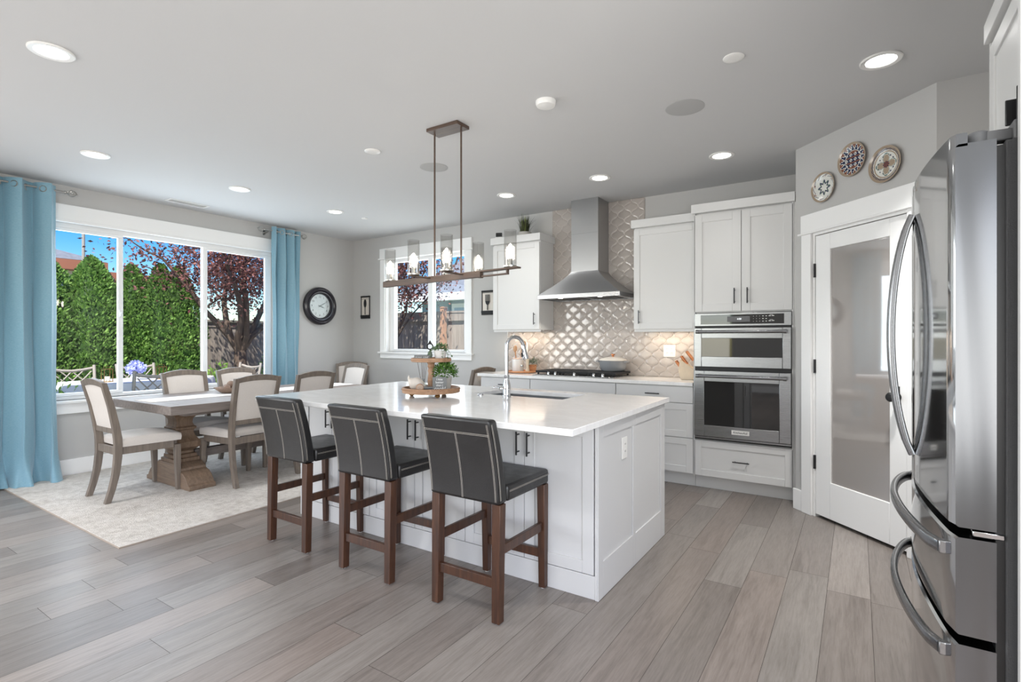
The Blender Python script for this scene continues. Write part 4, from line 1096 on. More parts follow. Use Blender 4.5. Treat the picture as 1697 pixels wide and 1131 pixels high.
for s_, z_, q_ in (('I kiss', .080, .0205), ('better', .0605, .0215), ('than i', .0405, .0195)): put_text(m, s_, q_, 0, -.0088, z_, 1)
put_text(m, 'cook!', .033, .002, -.0088, .018, 1, .25)
m.build('sign_board', ['slate', 'chalk_white'], sg, smooth=False)
def leafball(name, mat, parent, c, n, rx_, rz_, L, w, seed, up=.35, zmin=-.4):
    rl = random.Random(seed); m = MB()
    for i in range(n):
        d = Vector((rl.gauss(0, 1), rl.gauss(0, 1), rl.gauss(up, .8))).normalized(); k = rl.uniform(.45, 1.0)
        if d.z < zmin: continue
        p = Vector(c) + Vector((d.x * rx_ * k, d.y * rx_ * k, d.z * rz_ * k)); m.leaf(p, d + Vector((rl.gauss(0, .5), rl.gauss(0, .5), rl.gauss(.1, .4))), (rl.gauss(0, .3), rl.gauss(0, .3), 1), L * rl.uniform(.7, 1.2), w)
    for i in range(14):
        d = Vector((rl.gauss(0, 1), rl.gauss(0, 1), abs(rl.gauss(.5, .5)))).normalized(); m.tube([c, tuple(Vector(c) + Vector((d.x * rx_, d.y * rx_, d.z * rz_)) * .9)], .0012, 4)
    return m.build(name, mat, parent, smooth=False, recalc=False)
pp = thing('leafy_pot_plant', 'bushy green plant in whitewashed pot on the lower tray', 'potted plant', on_tray(.095, .0), FR)
MB().lathe([(.001, 0), (.038, 0), (.047, .085), (.049, .09), (.045, .09), (.04, .075), (.001, .072)], 24).build('pot', 'galvanised', pp)
leafball('foliage', 'pot_leaf', pp, (0, 0, .115), 620, .088, .075, .026, .015, 31)
rd = thing('reed_diffuser', 'clear glass reed diffuser behind the cream bird', 'diffuser', on_tray(-.055, -.06), FR)
MB().lathe([(.001, 0), (.026, 0), (.031, .012), (.03, .03), (.014, .05), (.011, .056), (.011, .075), (.009, .075), (.009, .055), (.027, .028), (.024, .004), (.001, .003)], 22).build('bottle', 'bottle_glass', rd)
for k, (a_, b_) in enumerate(((-.14, .02), (-.04, -.04), (.05, .03), (.1, -.02), (.0, .06))): MB().tube([(a_ * .05, b_ * .05, .006), (a_ * .27, b_ * .27, .19)], .0014, 6).build('reed', 'stem_brown', rd)
up = .2512
bk = thing('sign_block', 'low grey sign block with white marks on the upper tray', 'sign', on_tray(-.062, .03, up), FR)
m = MB(); m.box(-.052, .052, -.01, .01, 0, .032)
xx = -.043
for w_ in (.009, .004, .008, .007, .009, 0, .004, .009, .008, .01):
    if w_: m.box(xx, xx + .0022, -.0108, -.0102, .008, .022).box(xx + .0026, xx + w_ * .75, -.0108, -.0102, .009 + w_, .0112 + w_)
    xx += .0088
m.build('sign_block_body', ['slate'], bk, smooth=False); 
m = MB(); xx = -.043
for w_ in (.009, .004, .008, .007, .009, 0, .004, .009, .008, .01):
    if w_: m.box(xx, xx + .0018, -.0116, -.0109, .008, .022).box(xx + .002, xx + w_ * .75, -.0116, -.0109, .009 + w_, .0108 + w_)
    xx += .0088
m.build('white_marks', 'chalk_white', bk, smooth=False)
lt = thing('ring_ornament', 'small dark ring ornament on a moss cone on the upper tray', 'ornament', on_tray(-.008, -.02, up), FR)
MB().lathe([(.001, 0), (.02, 0), (.02, .012), (.001, .013)], 16).build('base', 'tray_wood', lt)
m = MB(); m.lathe([(.014, .0135), (.018, .03), (.014, .05), (.001, .065)], 12); m.build('moss_cone', 'sage_leaf', lt)
m = MB(); m.tube([(.020 * cos(2 * pi * k / 20), 0, .09 + .020 * sin(2 * pi * k / 20)) for k in range(21)], .0042, 8, caps=False); m.prism([(-.014, .108), (.014, .108), (.001, .132), (-.001, .132)], 'y', -.004, .004); m.tube([(0, 0, .062), (0, 0, .072)], .003, 6)
m.build('ring', 'black_iron', lt)
iv = thing('ivy_pot', 'white pot with trailing variegated ivy on the upper tray', 'potted plant', on_tray(.062, .0, up), FR)
MB().lathe([(.001, 0), (.034, 0), (.043, .055), (.045, .062), (.041, .062), (.036, .05), (.001, .048)], 26).build('pot', 'white_ceramic', iv)
leafball('foliage', 'ivy_leaf', iv, (0, 0, .072), 170, .055, .038, .018, .014, 12)
m = MB(); rl = random.Random(5)
for k in range(7):
    a_ = rl.uniform(0, 2 * pi) if k > 2 else R(-30 - 25 * k); p = Vector((.04 * cos(a_), .04 * sin(a_), .066)); pts = [tuple(p)]
    for j in range(5):
        p = p + Vector((cos(a_) * .010, sin(a_) * .010, .004 - .007 * j)); pts.append(tuple(p))
        for q in range(2): m.leaf(p, Vector((rl.gauss(0, 1), rl.gauss(0, 1), rl.gauss(0, .6))), (0, 0, 1), .018, .014)
    m.tube(pts, .001, 4)
m.build('trailing_stems', 'ivy_leaf', iv, smooth=False, recalc=False)

# ------------------------------------------------------------------ counter stools
def make_stool(label, loc):
    t = thing('counter_stool', label, 'stool', loc, 0, 'black leather counter stools at the island')
    # seat cushion
    m = MB(); m.box(-.205, .205, -.165, .225, .545, .622)
    m.build('seat', 'leather', t, bevel=.016, seg=3)
    so = [o for o in C.objects if o.parent == t][-1]
    q = MB(); zs = .596
    for d in (0, .005):
        q.tube([(-.2058, -.15, zs - d), (-.2058, .2258, zs - d), (.2058, .2258, zs - d), (.2058, -.15, zs - d)], .0007, 5)
    q.build('stitching', 'thread', so)
    for ly in (-.04, .11):
        pass
    # back: side profile extruded, gently leaning
    def yb(z): return -.165 - .012 * ((z - .545) / .395) - .075 * ((z - .545) / .395) ** 1.6
    m = MB(); NZ = 10; th = .075
    out = [(yb(.545 + .395 * k / NZ) - th * (1 - .12 * k / NZ), .545 + .395 * k / NZ) for k in range(NZ + 1)]
    inn = [(yb(.545 + .395 * k / NZ), .545 + .395 * k / NZ) for k in range(NZ, -1, -1)]
    m.prism(out + inn, 'x', -.205, .205)
    bo = m.build('backrest', 'leather', t, bevel=.015, seg=3, angle=50)
    q = MB()
    def rear(z): return yb(z) - th * (1 - .12 * (z - .545) / .395) - .0004
    for d in (0, .006):
        q.tube([(-.19, rear(.872 - d), .872 - d), (.19, rear(.872 - d), .872 - d)], .0007, 5)
        q.tube([(-.0035 + d, rear(z), z) for z in [.555 + (.866 - .555) * k / 8 for k in range(9)]], .0007, 5)
    for s in (-1, 1):
        for d in (.012, .018):
            q.tube([(s * (.205 - d), rear(z) + .0002, z) for z in [.56 + .36 * k / 10 for k in range(11)]], .0007, 5)
            q.tube([(s * .2054, rear(z) + d + .004, z) for z in [.565 + .355 * k / 10 for k in range(11)]], .0007, 5)
    q.build('stitching', 'thread', bo)
    # legs
    def leg(cx, top, bot, zt, st, sb_):
        r0 = [(cx + a * st, top + b * st, zt) for a, b in ((-1, -1), (1, -1), (1, 1), (-1, 1))]; r1 = [(cx + a * sb_, bot + b * sb_, .006) for a, b in ((-1, -1), (1, -1), (1, 1), (-1, 1))]
        l_ = MB().loft([r1, r0]).build('leg', 'stool_wood', t, bevel=.002)
        MB().lathe([(.011, 0), (.011, .0058)], 12, (cx, bot, 0)).build('glide', 'white_plastic', l_)
    for s in (-1, 1):
        leg(s * .181, -.203, -.212, .5445, .0235, .0205); leg(s * .181, .198, .203, .5445, .022, .0175)
    for s in (-1, 1): MB().box(s * .181 - .010, s * .181 + .010, -.183, .181, .305, .350).build('side_stretcher', 'stool_wood', t, bevel=.002)
    MB().box(-.160, .160, -.221, -.199, .158, .203).build('rear_stretcher', 'stool_wood', t, bevel=.002)
    MB().box(-.162, .162, .192, .212, .158, .203).build('front_stretcher', 'stool_wood', t, bevel=.002)
    return t
s0 = make_stool('black leather counter stool nearest the viewer and the island end with the outlet', (-1.552, 2.182, 0))
dup(s0, (-2.258, 2.187, 0), R(.6), 'middle one of the three black leather counter stools at the island')
dup(s0, (-2.975, 2.197, 0), R(-.4), 'black leather counter stool nearest the dining rug, farthest from the fridge')

# ------------------------------------------------------------------ rug, dining table, chairs
RZ = .011
rg = thing('area_rug', 'large pale cream area rug under the dining table', 'rug', (-5.03, 3.25, 0))
rx0, rx1, ry0, ry1 = -1.205, 1.215, -1.865, 1.5
m = MB(); rnd = random.Random(3)
def rugf(u, w): return (rx0 + (rx1 - rx0) * u, ry0 + (ry1 - ry0) * w, RZ - .001 + .0012 * sin(37 * u * 2.1) * sin(29 * w * 2.3))
MB().box(rx0 + .003, rx1 - .003, ry0 + .003, ry1 - .003, .0005, RZ).build('rug_pile', 'rug_pile', rg, bevel=.003)
m = MB(); m.box(rx0 - .002, rx1 + .002, ry0 - .002, ry0 + .0035, .0002, RZ - .003).box(rx0 - .002, rx1 + .002, ry1 - .0035, ry1 + .002, .0002, RZ - .003).box(rx0 - .002, rx0 + .0035, ry0 + .0035, ry1 - .0035, .0002, RZ - .003).box(rx1 - .0035, rx1 + .002, ry0 + .0035, ry1 - .0035, .0002, RZ - .003)
m.build('rug_binding', 'rug_edge', rg)

TXC, TY0, TY1 = -5.095, 2.0, 4.22; tl = (TY1 - TY0) / 2; TYC = (TY0 + TY1) / 2
dt = thing('dining_table', 'grey-brown wooden trestle dining table with carved pedestals on the rug', 'table', (TXC, TYC, RZ))
tz = .76 - RZ
m = MB(); hw = .545
for k in range(6): a_ = -hw + .11 + k * (2 * hw - .22) / 6; m.box(a_ + .0005, a_ + (2 * hw - .22) / 6 - .0005, -tl + .11, tl - .11, tz - .072, tz)
m.box(-hw, -hw + .11, -tl, tl, tz - .072, tz).box(hw - .11, hw, -tl, tl, tz - .072, tz).box(-hw + .11, hw - .11, -tl, -tl + .11, tz - .072, tz).box(-hw + .11, hw - .11, tl - .11, tl, tz - .072, tz)
m.build('tabletop', 'table_wood_y', dt, bevel=.003)
for s in (-1, 1):
    MB().prism([(-tl + .09, tz - .073), (-tl + .15, tz - .10), (-tl + .19, tz - .115), (tl - .19, tz - .115), (tl - .15, tz - .10), (tl - .09, tz - .073)], 'x', s * .33 - .02, s * .33 + .02).build('apron_rail', 'table_wood_y', dt, bevel=.002)
    yc = s * (tl - .32)
    MB().prism([(-.44, tz - .073), (-.43, tz - .085), (-.34, tz - .10), (-.30, tz - .125), (.30, tz - .125), (.34, tz - .10), (.43, tz - .085), (.44, tz - .073)], 'y', yc - .06, yc + .06).build('top_bracket', 'table_wood_x', dt, bevel=.003)
    prof = [(.2005, .125), (.23, .125), (.235, .108), (.262, .106), (.268, .086), (.29, .084), (.30, .10), (.325, .128), (.36, .136), (.375, .134), (.39, .118), (.42, .096), (.455, .086), (.475, .09), (.485, .104), (.50, .106), (.512, .088), (.54, .078), (.57, .082), (.595, .10), (.612, .118), (.623, .12)]
    MB().loft([[(a_ * r_, yc + b_ * r_ * .85, z_) for a_, b_ in ((-1, -1), (1, -1), (1, 1), (-1, 1))] for z_, r_ in prof]).build('pedestal', 'table_wood_z', dt, bevel=.002, angle=30)
    half = [(.395, 0), (.395, .035), (.365, .045), (.352, .066), (.325, .10), (.285, .128), (.245, .140), (.225, .146), (.22, .165), (.15, .2)]
    MB().prism(half + [(-a_, b_) for a_, b_ in half[::-1]], 'y', yc - .11, yc + .11).build('foot', 'table_wood_x', dt, bevel=.003, angle=30)
MB().box(-.035, .035, -tl + .32 + .108, tl - .32 - .108, .20, .275).build('stretcher', 'table_wood_y', dt, bevel=.003)

tr_ = thing('table_runner', 'long white fringed table runner along the dining table', 'table runner', (-5.135, 3.12, .7605))
MB().box(-.155, .155, -1.05, 1.05, 0, .0035).build('runner_cloth', 'runner', tr_, bevel=.001)
m = MB(); rl = random.Random(8)
for s in (-1, 1):
    for k in range(46): x_ = -.153 + k * .0068; m.tube([(x_, s * 1.049, .0022), (x_ + rl.uniform(-.003, .003), s * 1.068, .0015), (x_ + rl.uniform(-.005, .005), s * 1.084, .0014)], .0013, 4)
m.build('fringe', 'runner', tr_)
bw = thing('wicker_bowl', 'brown wicker bowl on the table runner', 'bowl', (-5.22, 2.83, .7645))
MB().lathe([(.001, 0), (.07, 0), (.105, .025), (.135, .05), (.14, .054), (.13, .05), (.1, .03), (.068, .007), (.001, .006)], 30).build('bowl_body', 'basket', bw)
for k, (a_, b_) in enumerate(((-.05, 0), (.03, .045), (.04, -.045), (-.01, .02))):
    o = MB().ball((0, 0, 0), .036, 14, 10).build('decor_ball', 'basket', None, loc=(-5.22 + a_, 2.83 + b_, .7645 + .047 + (.035 if k == 3 else 0)))
    tag(o, ('brown wicker ball in the bowl, towards the window', 'brown wicker ball in the bowl, towards the far end of the table', 'brown wicker ball in the bowl, towards the island', 'brown wicker ball lying on top of the others in the bowl')[k], 'ball', 'wicker balls in the bowl')

def make_chair(label, loc, rz):
    """faces +Y; back legs run on into the back frame"""
    t = thing('dining_chair', label, 'chair', loc, rz, 'upholstered dining chairs')
    def bl(z):
        pts = [(0, -.285), (.10, -.255), (.22, -.228), (.36, -.214), (.48, -.214), (.60, -.232), (.75, -.262), (.955, -.318)]
        for (a_, p), (b_, q) in zip(pts, pts[1:]):
            if z <= b_: k = (z - a_) / (b_ - a_); return p + (q - p) * k
        return pts[-1][1]
    H = .948
    def stile(s):
        rings = []
        for k in range(20):
            z = H * k / 19; y = bl(z); d = .021 + .006 * min(z / .4, 1) - .008 * max(0, (z - .5) / .45); w = .019
            x = s * (.182 + .014 * max(0, (z - .35) / .6))
            rings.append([(x - w, y - d, z), (x + w, y - d, z), (x + w, y + d, z), (x - w, y + d, z)])
        MB().loft(rings).build('leg', 'chair_wood', t, bevel=.003, angle=40)
    stile(-1); stile(1)
    for s in (-1, 1):
        rings = []
        for k in range(5):
            z = .39 * k / 4; w = .016 + .008 * (z / .39); xo = s * (.214 - .0); yo = .205 + .010 * (1 - z / .39)
            rings.append([(xo - w, yo - w, z), (xo + w, yo - w, z), (xo + w, yo + w, z), (xo - w, yo + w, z)])
        MB().loft(rings).build('leg', 'chair_wood', t, bevel=.003)
    m = MB(); z0, z1 = .365, .425
    m.box(-.188, .188, .196, .218, z0, z1).box(-.166, .166, -.228, -.206, z0, z1)
    for s in (-1, 1):
        m.prism([(s * .18, -.19), (s * .222, .180), (s * .200, .180), (s * .160, -.19)], 'z', z0, z1)
    m.build('seat_frame', 'chair_wood', t, bevel=.002)
    NQ = 14
    def seat(u, w):
        x = -1 + 2 * u; y = -1 + 2 * w; hwid = .195 + .038 * w
        e = max(abs(x), abs(y)); zz = .505 - .022 * (x * x * .5 + y * y * .5) ** 1.5
        return (x * hwid, -.185 + .415 * w, zz)
    m = MB(); rings = []
    top = [[seat(i / NQ, j / NQ) for i in range(NQ + 1)] for j in range(NQ + 1)]
    m.add([p for r_ in top for p in r_], [(j * (NQ + 1) + i, j * (NQ + 1) + i + 1, (j + 1) * (NQ + 1) + i + 1, (j + 1) * (NQ + 1) + i) for j in range(NQ) for i in range(NQ)])
    rim = [(i, 0) for i in range(NQ)] + [(NQ, j) for j in range(NQ)] + [(i, NQ) for i in range(NQ, 0, -1)] + [(0, j) for j in range(NQ, 0, -1)]
    r0 = [top[j][i] for i, j in rim]; r1 = [(p[0] * 1.01, p[1] + .004 * (1 if p[1] > 0 else -1), .455) for p in r0]; r2 = [(p[0], p[1], .426) for p in r0]
    m.loft([r2, r1, r0], 0, True, False); n = len(rim); b = len(m.v) - 3 * n; m.f.append(tuple(range(b, b + n))[::-1]); m.mi.append(0)
    so = m.build('seat', 'linen', t, angle=60)
    wd = so.modifiers.new('weld', 'WELD'); wd.merge_threshold = .0005
    # back: arched top rail, bottom rail, upholstered panel
    def arch(x, lo): return (H - .045 + .020 * (1 - (x / .2) ** 2)) if lo else (H - .003 + .030 * (1 - (x / .2) ** 2))
    rings = []
    for k in range(17):
        x = -.178 + .356 * k / 16; a_, b_ = arch(x, True), arch(x, False); d = .018
        rings.append([(x, bl(a_) - d, a_), (x, bl(a_) + d, a_), (x, bl(min(b_, .955)) + d - (b_ - .955) * .27 * (b_ > .955), b_), (x, bl(min(b_, .955)) - d - (b_ - .955) * .27 * (b_ > .955), b_)])
    MB().loft(rings).build('top_rail', 'chair_wood', t, bevel=.003)
    MB().box(-.168, .168, bl(.56) - .016, bl(.56) + .016, .535, .575).build('bottom_rail', 'chair_wood', t, bevel=.003)
    def back(u, w):
        hw_ = .168 + .010 * w; x = -hw_ + 2 * hw_ * u; zt = arch(x, True) + .004; z = .573 + (zt - .573) * w
        q = 1 - max(abs(2 * u - 1), abs(2 * w - 1)) ** 6
        return x, z, q
    for sgn, nm in ((1, 'back_panel'), (-1, 'back_panel')):
        pass
    m = MB(); N1 = 12
    F = []; B = []
    for j in range(N1 + 1):
        for i in range(N1 + 1):
            x, z, q = back(i / N1, j / N1); F.append((x, bl(z) + .010 + .012 * q, z)); B.append((x, bl(z) - .008 - .008 * q, z))
    w = N1 + 1; nn = len(F); fs = []
    for j in range(N1):
        for i in range(N1): q = (j * w + i, j * w + i + 1, (j + 1) * w + i + 1, (j + 1) * w + i); fs += [q, tuple(nn + k for k in q[::-1])]
    rim = [i for i in range(w)] + [j * w + N1 for j in range(1, w)] + [N1 * w + i for i in range(N1 - 1, -1, -1)] + [j * w for j in range(N1 - 1, 0, -1)]
    for k in range(len(rim)): p, q = rim[k], rim[(k + 1) % len(rim)]; fs.append((p, nn + p, nn + q, q))
    m.add(F + B, fs); m.build('back_panel', 'linen', t, angle=60)
    return t
CH = make_chair('upholstered dining chair at the near end of the table, closest to the left curtain', (-5.085, 1.985, RZ), 0)
dup(CH, (-4.755, 2.665, RZ), R(90), 'upholstered dining chair on the island side of the table, nearer the viewer')
dup(CH, (-4.755, 3.265, RZ), R(90), 'upholstered dining chair on the island side of the table, second from the viewer')
dup(CH, (-5.43, 2.65, RZ), R(-90), 'upholstered dining chair on the window side of the table, nearer the left curtain')
dup(CH, (-5.43, 3.185, RZ), R(-90), 'upholstered dining chair on the window side of the table, nearer the right curtain')
dup(CH, (-5.44, 4.30, RZ), R(180), 'upholstered dining chair at the far end of the table, in front of the corner chair')
dup(CH, (-5.85, 4.86, 0), R(-131), 'spare upholstered dining chair standing in the corner below the spoon art')
dup(CH, (-3.945, 4.94, 0), R(90), 'spare upholstered dining chair against the left end of the base cabinets')

# ------------------------------------------------------------------ chandelier
cd = thing('linear_chandelier', 'bronze linear chandelier with six ribbed glass shades above the island', 'chandelier', (-2.345, 2.77, CZ))
MB().box(-.137, .137, -.066, .066, -.024, -.0005).build('canopy', 'bronze_wood', cd, bevel=.003)
for s in (-1, 1): MB().tube([(s * .118, 0, -.024), (s * .118, 0, -1.012)], .0062, 10).build('rod', 'bronze_wood', cd)
BZ = -1.03; TLT = .022
def bz(x): return BZ + TLT * x
m = MB()
def tiltbox(x0, x1, y0, y1, dz0, dz1):
    m.add([(x0, y0, bz(x0) + dz0), (x1, y0, bz(x1) + dz0), (x1, y1, bz(x1) + dz0), (x0, y1, bz(x0) + dz0), (x0, y0, bz(x0) + dz1), (x1, y0, bz(x1) + dz1), (x1, y1, bz(x1) + dz1), (x0, y1, bz(x0) + dz1)],
          [(0, 3, 2, 1), (4, 5, 6, 7), (0, 1, 5, 4), (1, 2, 6, 5), (2, 3, 7, 6), (3, 0, 4, 7)])
tiltbox(-.615, .29, -.018, .018, -.022, .020)
tiltbox(.29, .58, -.024, .024, .010, .020); tiltbox(.29, .50, -.010, .010, -.022, -.012); tiltbox(.488, .50, -.010, .010, -.012, .010)
m.build('beam', 'bronze_wood', cd, bevel=.0015)
for ax_, dy in ((-.155, -1), (.135, -1), (-.155, 1), (.135, 1)):
    m = MB(); y0, y1 = sorted((dy * .0185, dy * .205)); z = bz(ax_); m.box(ax_ - .016, ax_ + .016, y0, y1, z + .004, z + .012); m.build('arm', 'bronze_wood', cd, bevel=.0015)
def shade(x, y, z):
    MBs = MB().lathe([(.0405, .012), (.0405, .236), (.0372, .236), (.0372, .012)], 48, (x, y, z), 0, 'z', .965)
    sh = MBs.build('glass_shade', 'shade_glass', cd, angle=20)
    MB().lathe([(.001, .0005), (.041, .0005), (.042, .003), (.042, .0118), (.036, .0118), (.001, .010)], 26, (x, y, z)).build('shade_cup', 'nickel', sh)
    MB().lathe([(.014, .0122), (.014, .055), (.010, .058), (.001, .058)], 14, (x, y, z)).build('socket', 'nickel', sh)
    MB().lathe([(.001, .0585), (.009, .062), (.0145, .085), (.0155, .10), (.0135, .125), (.009, .142), (.001, .150)], 16, (x, y, z)).build('bulb', 'bulb_glow', sh)
shade(-.555, 0, bz(-.555) + .020); shade(.515, 0, bz(.515) + .020)
for ax_, dy in ((-.155, -1), (.135, -1), (-.155, 1), (.135, 1)): shade(ax_, dy * .17, bz(ax_) + .012)

# ------------------------------------------------------------------ fridge and its surround
FX, FYN, FYF = .188, 1.607, 2.523
fr_ = thing('refrigerator', 'stainless steel french door refrigerator with curved handles at the right', 'refrigerator', (.62, (FYN + FYF) / 2, 0))
fx = lambda x: x - .62
fyc = (FYN + FYF) / 2; hwf = (FYF - FYN) / 2
MB().box(fx(.283), fx(1.04), -hwf + .012, hwf - .012, .03, 1.755).build('fridge_cabinet', 'fridge_body', fr_, bevel=.004)
MB().box(fx(.267), fx(.283), -hwf + .014, hwf - .014, .06, 1.745).build('door_gasket', 'black_plastic', fr_)
MB().box(fx(.30), fx(.98), -hwf + .03, hwf - .03, .0005, .03).build('fridge_base', 'black_plastic', fr_)
def face(y):  # bowed front, y measured from the centre
    return fx(FX) - .040 * (1 - (abs(y) / hwf) ** 1.75)
def front(name, y0, y1, z0, z1, notch=False):
    """door with bowed polished front and brushed sides"""
    m = MB(); N = 22; xb = fx(.2665); rr = .007
    ys = [y0 + (y1 - y0) * k / N for k in range(N + 1)]
    A = []; 
    for zz, dxx in ((z0, .006), (z0 + .005, 0), (z1 - .005, 0), (z1, .006)): A.append([(face(y) + dxx + (.006 if k in (0, N) else 0), y, zz) for k, y in enumerate(ys)])
    w = N + 1; vs = [p for r_ in A for p in r_]; fs = [(j * w + i, j * w + i + 1, (j + 1) * w + i + 1, (j + 1) * w + i) for j in range(3) for i in range(N)]
    m.add(vs, fs, 0)
    b0 = [(xb, y, z0) for y in ys]; b1 = [(xb, y, z1) for y in ys]; b = len(vs); m.add(b0 + b1, [])
    for i in range(N):
        m.f.append((i, b + i, b + i + 1, i + 1)); m.mi.append(1); m.f.append((3 * w + i, 3 * w + i + 1, b + w + i + 1, b + w + i)); m.mi.append(1); m.f.append((b + i, b + w + i, b + w + i + 1, b + i + 1)); m.mi.append(1)
    for i, s in ((0, 1), (N, -1)):
        m.f.append((i, w + i, 2 * w + i, 3 * w + i, b + w + i, b + i)); m.mi.append(1)
    if notch:
        q = [(face(y) + .001, y) for y in ys]; q[0] = (q[0][0] + .006, q[0][1]); q[-1] = (q[-1][0] + .006, q[-1][1])
        m.prism(q + [(fx(.216), y1), (fx(.216), y0)], 'z', z1 - .006, z1 + .025, 1)
        k0 = len(m.mi) - (len(q) + 2)
        for i in range(len(q) - 1): m.mi[k0 + i] = 0
    return m.build(name, ['steel_polished', 'steel_door_side'], fr_, angle=32)
zs = [(.856, 1.782)]
dn_ = front('fridge_door', -hwf, -.002, .858, 1.757, True); df_ = front('fridge_door', .002, hwf, .858, 1.757, True)
dm_ = front('drawer_front', -hwf, hwf, .606, .834); db_ = front('drawer_front', -hwf, hwf, .075, .583)
def bow(pts, wd, tk, parent):
    """flat bar handle swept through pts (x,y,z); wd is its breadth across, tk its thickness"""
    m = MB(); P = [Vector(p) for p in pts]; rings = []
    ver = abs(P[0].z - P[-1].z) > .3
    for i, p in enumerate(P):
        d = (P[min(i + 1, len(P) - 1)] - P[max(i - 1, 0)]).normalized(); s = Vector((0, 1, 0)) if ver else Vector((0, 0, 1)); n = d.cross(s).normalized()
        ring = []
        for j in range(12):
            a_ = 2 * pi * j / 12; ca_, sa_ = cos(a_), sin(a_)
            ring.append(tuple(p + s * wd * math.copysign(abs(ca_) ** .6, ca_) + n * tk * math.copysign(abs(sa_) ** .6, sa_)))
        rings.append(ring)
    m.loft(rings); return m.build('handle', 'steel_handle', parent, angle=60)
for s, d_ in ((-1, dn_), (1, df_)):
    pts = []
    for k in range(21):
        q = k / 20; z = .945 + .735 * q; pts.append((face(s * .034) - .006 - .052 * (1 - (2 * q - 1) ** 2) ** .8, s * .034, z))
    bow(pts, .017, .010, d_)
for d_, z in ((dm_, .79), (db_, .541)):
    pts = []
    for k in range(25):
        y = -.40 + .80 * k / 24; q = k / 24; pts.append((face(y) - .006 - .042 * (1 - (2 * q - 1) ** 2) ** .55, y, z + .012 * (1 - (2 * q - 1) ** 2)))
    bow(pts, .016, .010, d_)
    m = MB()
    for s in (-1, 1): m.box(face(.4) - .012, face(.4) + .012, s * .402 - .010, s * .402 + .010, z - .016, z + .016)
    m.build('handle_bracket', 'steel_handle', d_, bevel=.003)
# hinges
for sg in (-1, 1):
    y_ = sg * (hwf - .045)
    m = MB(); m.lathe([(.0215, 1.7578), (.0215, 1.784), (.018, 1.790), (.001, 1.791)], 22, (fx(.241), y_, 0)); m.prism([(fx(.245), y_ - .017), (fx(.30), y_ - .014), (fx(.30), y_ + .022), (fx(.245), y_ + .017)], 'z', 1.760, 1.786)
    m.box(fx(.2985), fx(.50), *sorted((y_ - sg * .07, y_ + sg * .028)), 1.7555, 1.80)
    m.build('top_hinge_cover', 'grey_plastic', fr_, bevel=.003)
MB().box(fx(.225), fx(.283), -hwf + .006, -hwf + .05, .838, .853).build('mid_hinge', 'chrome', fr_, bevel=.003)

fp = thing('fridge_panel', 'tall white end panel beside the refrigerator at the right edge', 'panel', (.68, 1.562, 0))
MB().box(.295 - .68, XR - .68 - .002, -.012, .012, .0005, CZ - .002).build('panel_board', 'cabinet_white', fp, bevel=.002)
ub = thing('over_fridge_cabinet', 'white cabinet with crown above the refrigerator', 'cabinet', (.74, 2.05, 1.86))
MB().box(.42 - .74, XR - .742, -.474, .47, 0, .505).build('cabinet_body', 'cabinet_white', ub, bevel=.0015)
for a_, b_ in ((-.472, -.003), (.003, .468)):
    m = MB(); m.at(.40 - .74, 0, 0, rz=R(-90)); shaker(m, -b_, -a_, .004, .488, 0, .0195, .06); m.build('door', 'cabinet_white', ub, bevel=.002)
MB().box(.385 - .74, XR - .742, -.474, .484, .5055, .575).build('crown', 'cabinet_white', ub, bevel=.002)
MB().box(.40 - .74, XR - .742, .471, .484, -1.859, .504).build('side_panel', 'cabinet_white', ub, bevel=.0015)
tb = thing('baking_tray', 'thin black baking trays standing on top of the refrigerator', 'tray', (.56, 1.66, 1.7555))
MB().box(-.255, .12, -.026, -.020, .0455, .124).build('tray_sheet', 'black_plastic', tb, bevel=.002)
MB().box(-.268, .10, .010, .016, .0455, .106).build('tray_sheet', 'black_plastic', tb, bevel=.002)

# ------------------------------------------------------------------ outside: yard beyond the windows
GZ = -.16
gm = MB(); gm.box(-40, 10, -25, 40, GZ - .2, GZ - .03); gnd = gm.build('ground', 'lawn', smooth=False); gnd['kind'] = 'structure'
struct('trim_patio', MB().box(-9.3, XW - .14, -4, 7.4, GZ - .03, GZ), 'concrete', smooth=False)

def hedge_tree(label, x, y, h, r, seed, n=11500):
    rl = random.Random(seed)
    t = thing('cypress_tree', label, 'tree', (x, y, GZ - .03), 0, 'conifer hedge outside the dining window')
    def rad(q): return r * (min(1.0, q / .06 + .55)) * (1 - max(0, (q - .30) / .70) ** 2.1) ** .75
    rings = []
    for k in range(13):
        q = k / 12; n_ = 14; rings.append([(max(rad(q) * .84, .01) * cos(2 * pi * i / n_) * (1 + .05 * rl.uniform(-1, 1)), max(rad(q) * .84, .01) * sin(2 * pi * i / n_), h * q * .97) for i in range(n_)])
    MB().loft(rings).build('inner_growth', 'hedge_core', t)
    m = MB()
    lumps = [(rl.uniform(0, 2 * pi), rl.random(), rl.uniform(.05, .13)) for _ in range(26)]
    for i in range(n):
        q = rl.random() ** .85; a = rl.uniform(0, 2 * pi); bulge = 0
        for la, lq, ls in lumps:
            da = (a - la + pi) % (2 * pi) - pi; bulge += ls * math.exp(-(da * da) / .12 - ((q - lq) ** 2) / .004)
        k = rad(q) * rl.uniform(.86, 1.0) + bulge * r * 1.1; p = Vector((k * cos(a), k * sin(a), h * q))
        d = Vector((cos(a) * .8, sin(a) * .8, .9)) + Vector((rl.gauss(0, .45), rl.gauss(0, .45), rl.gauss(0, .35)))
        L = rl.uniform(.035, .08); m.leaf(p, d, Vector((rl.gauss(0, 1), rl.gauss(0, 1), rl.gauss(0, 1))), L, L * .55)
    m.build('foliage', 'hedge_leaf', t, smooth=False, recalc=False)
hedge_tree('conifer partly hidden by the left blue curtain, first of the hedge row', -10.3, 2.66, 2.80, .60, 1)
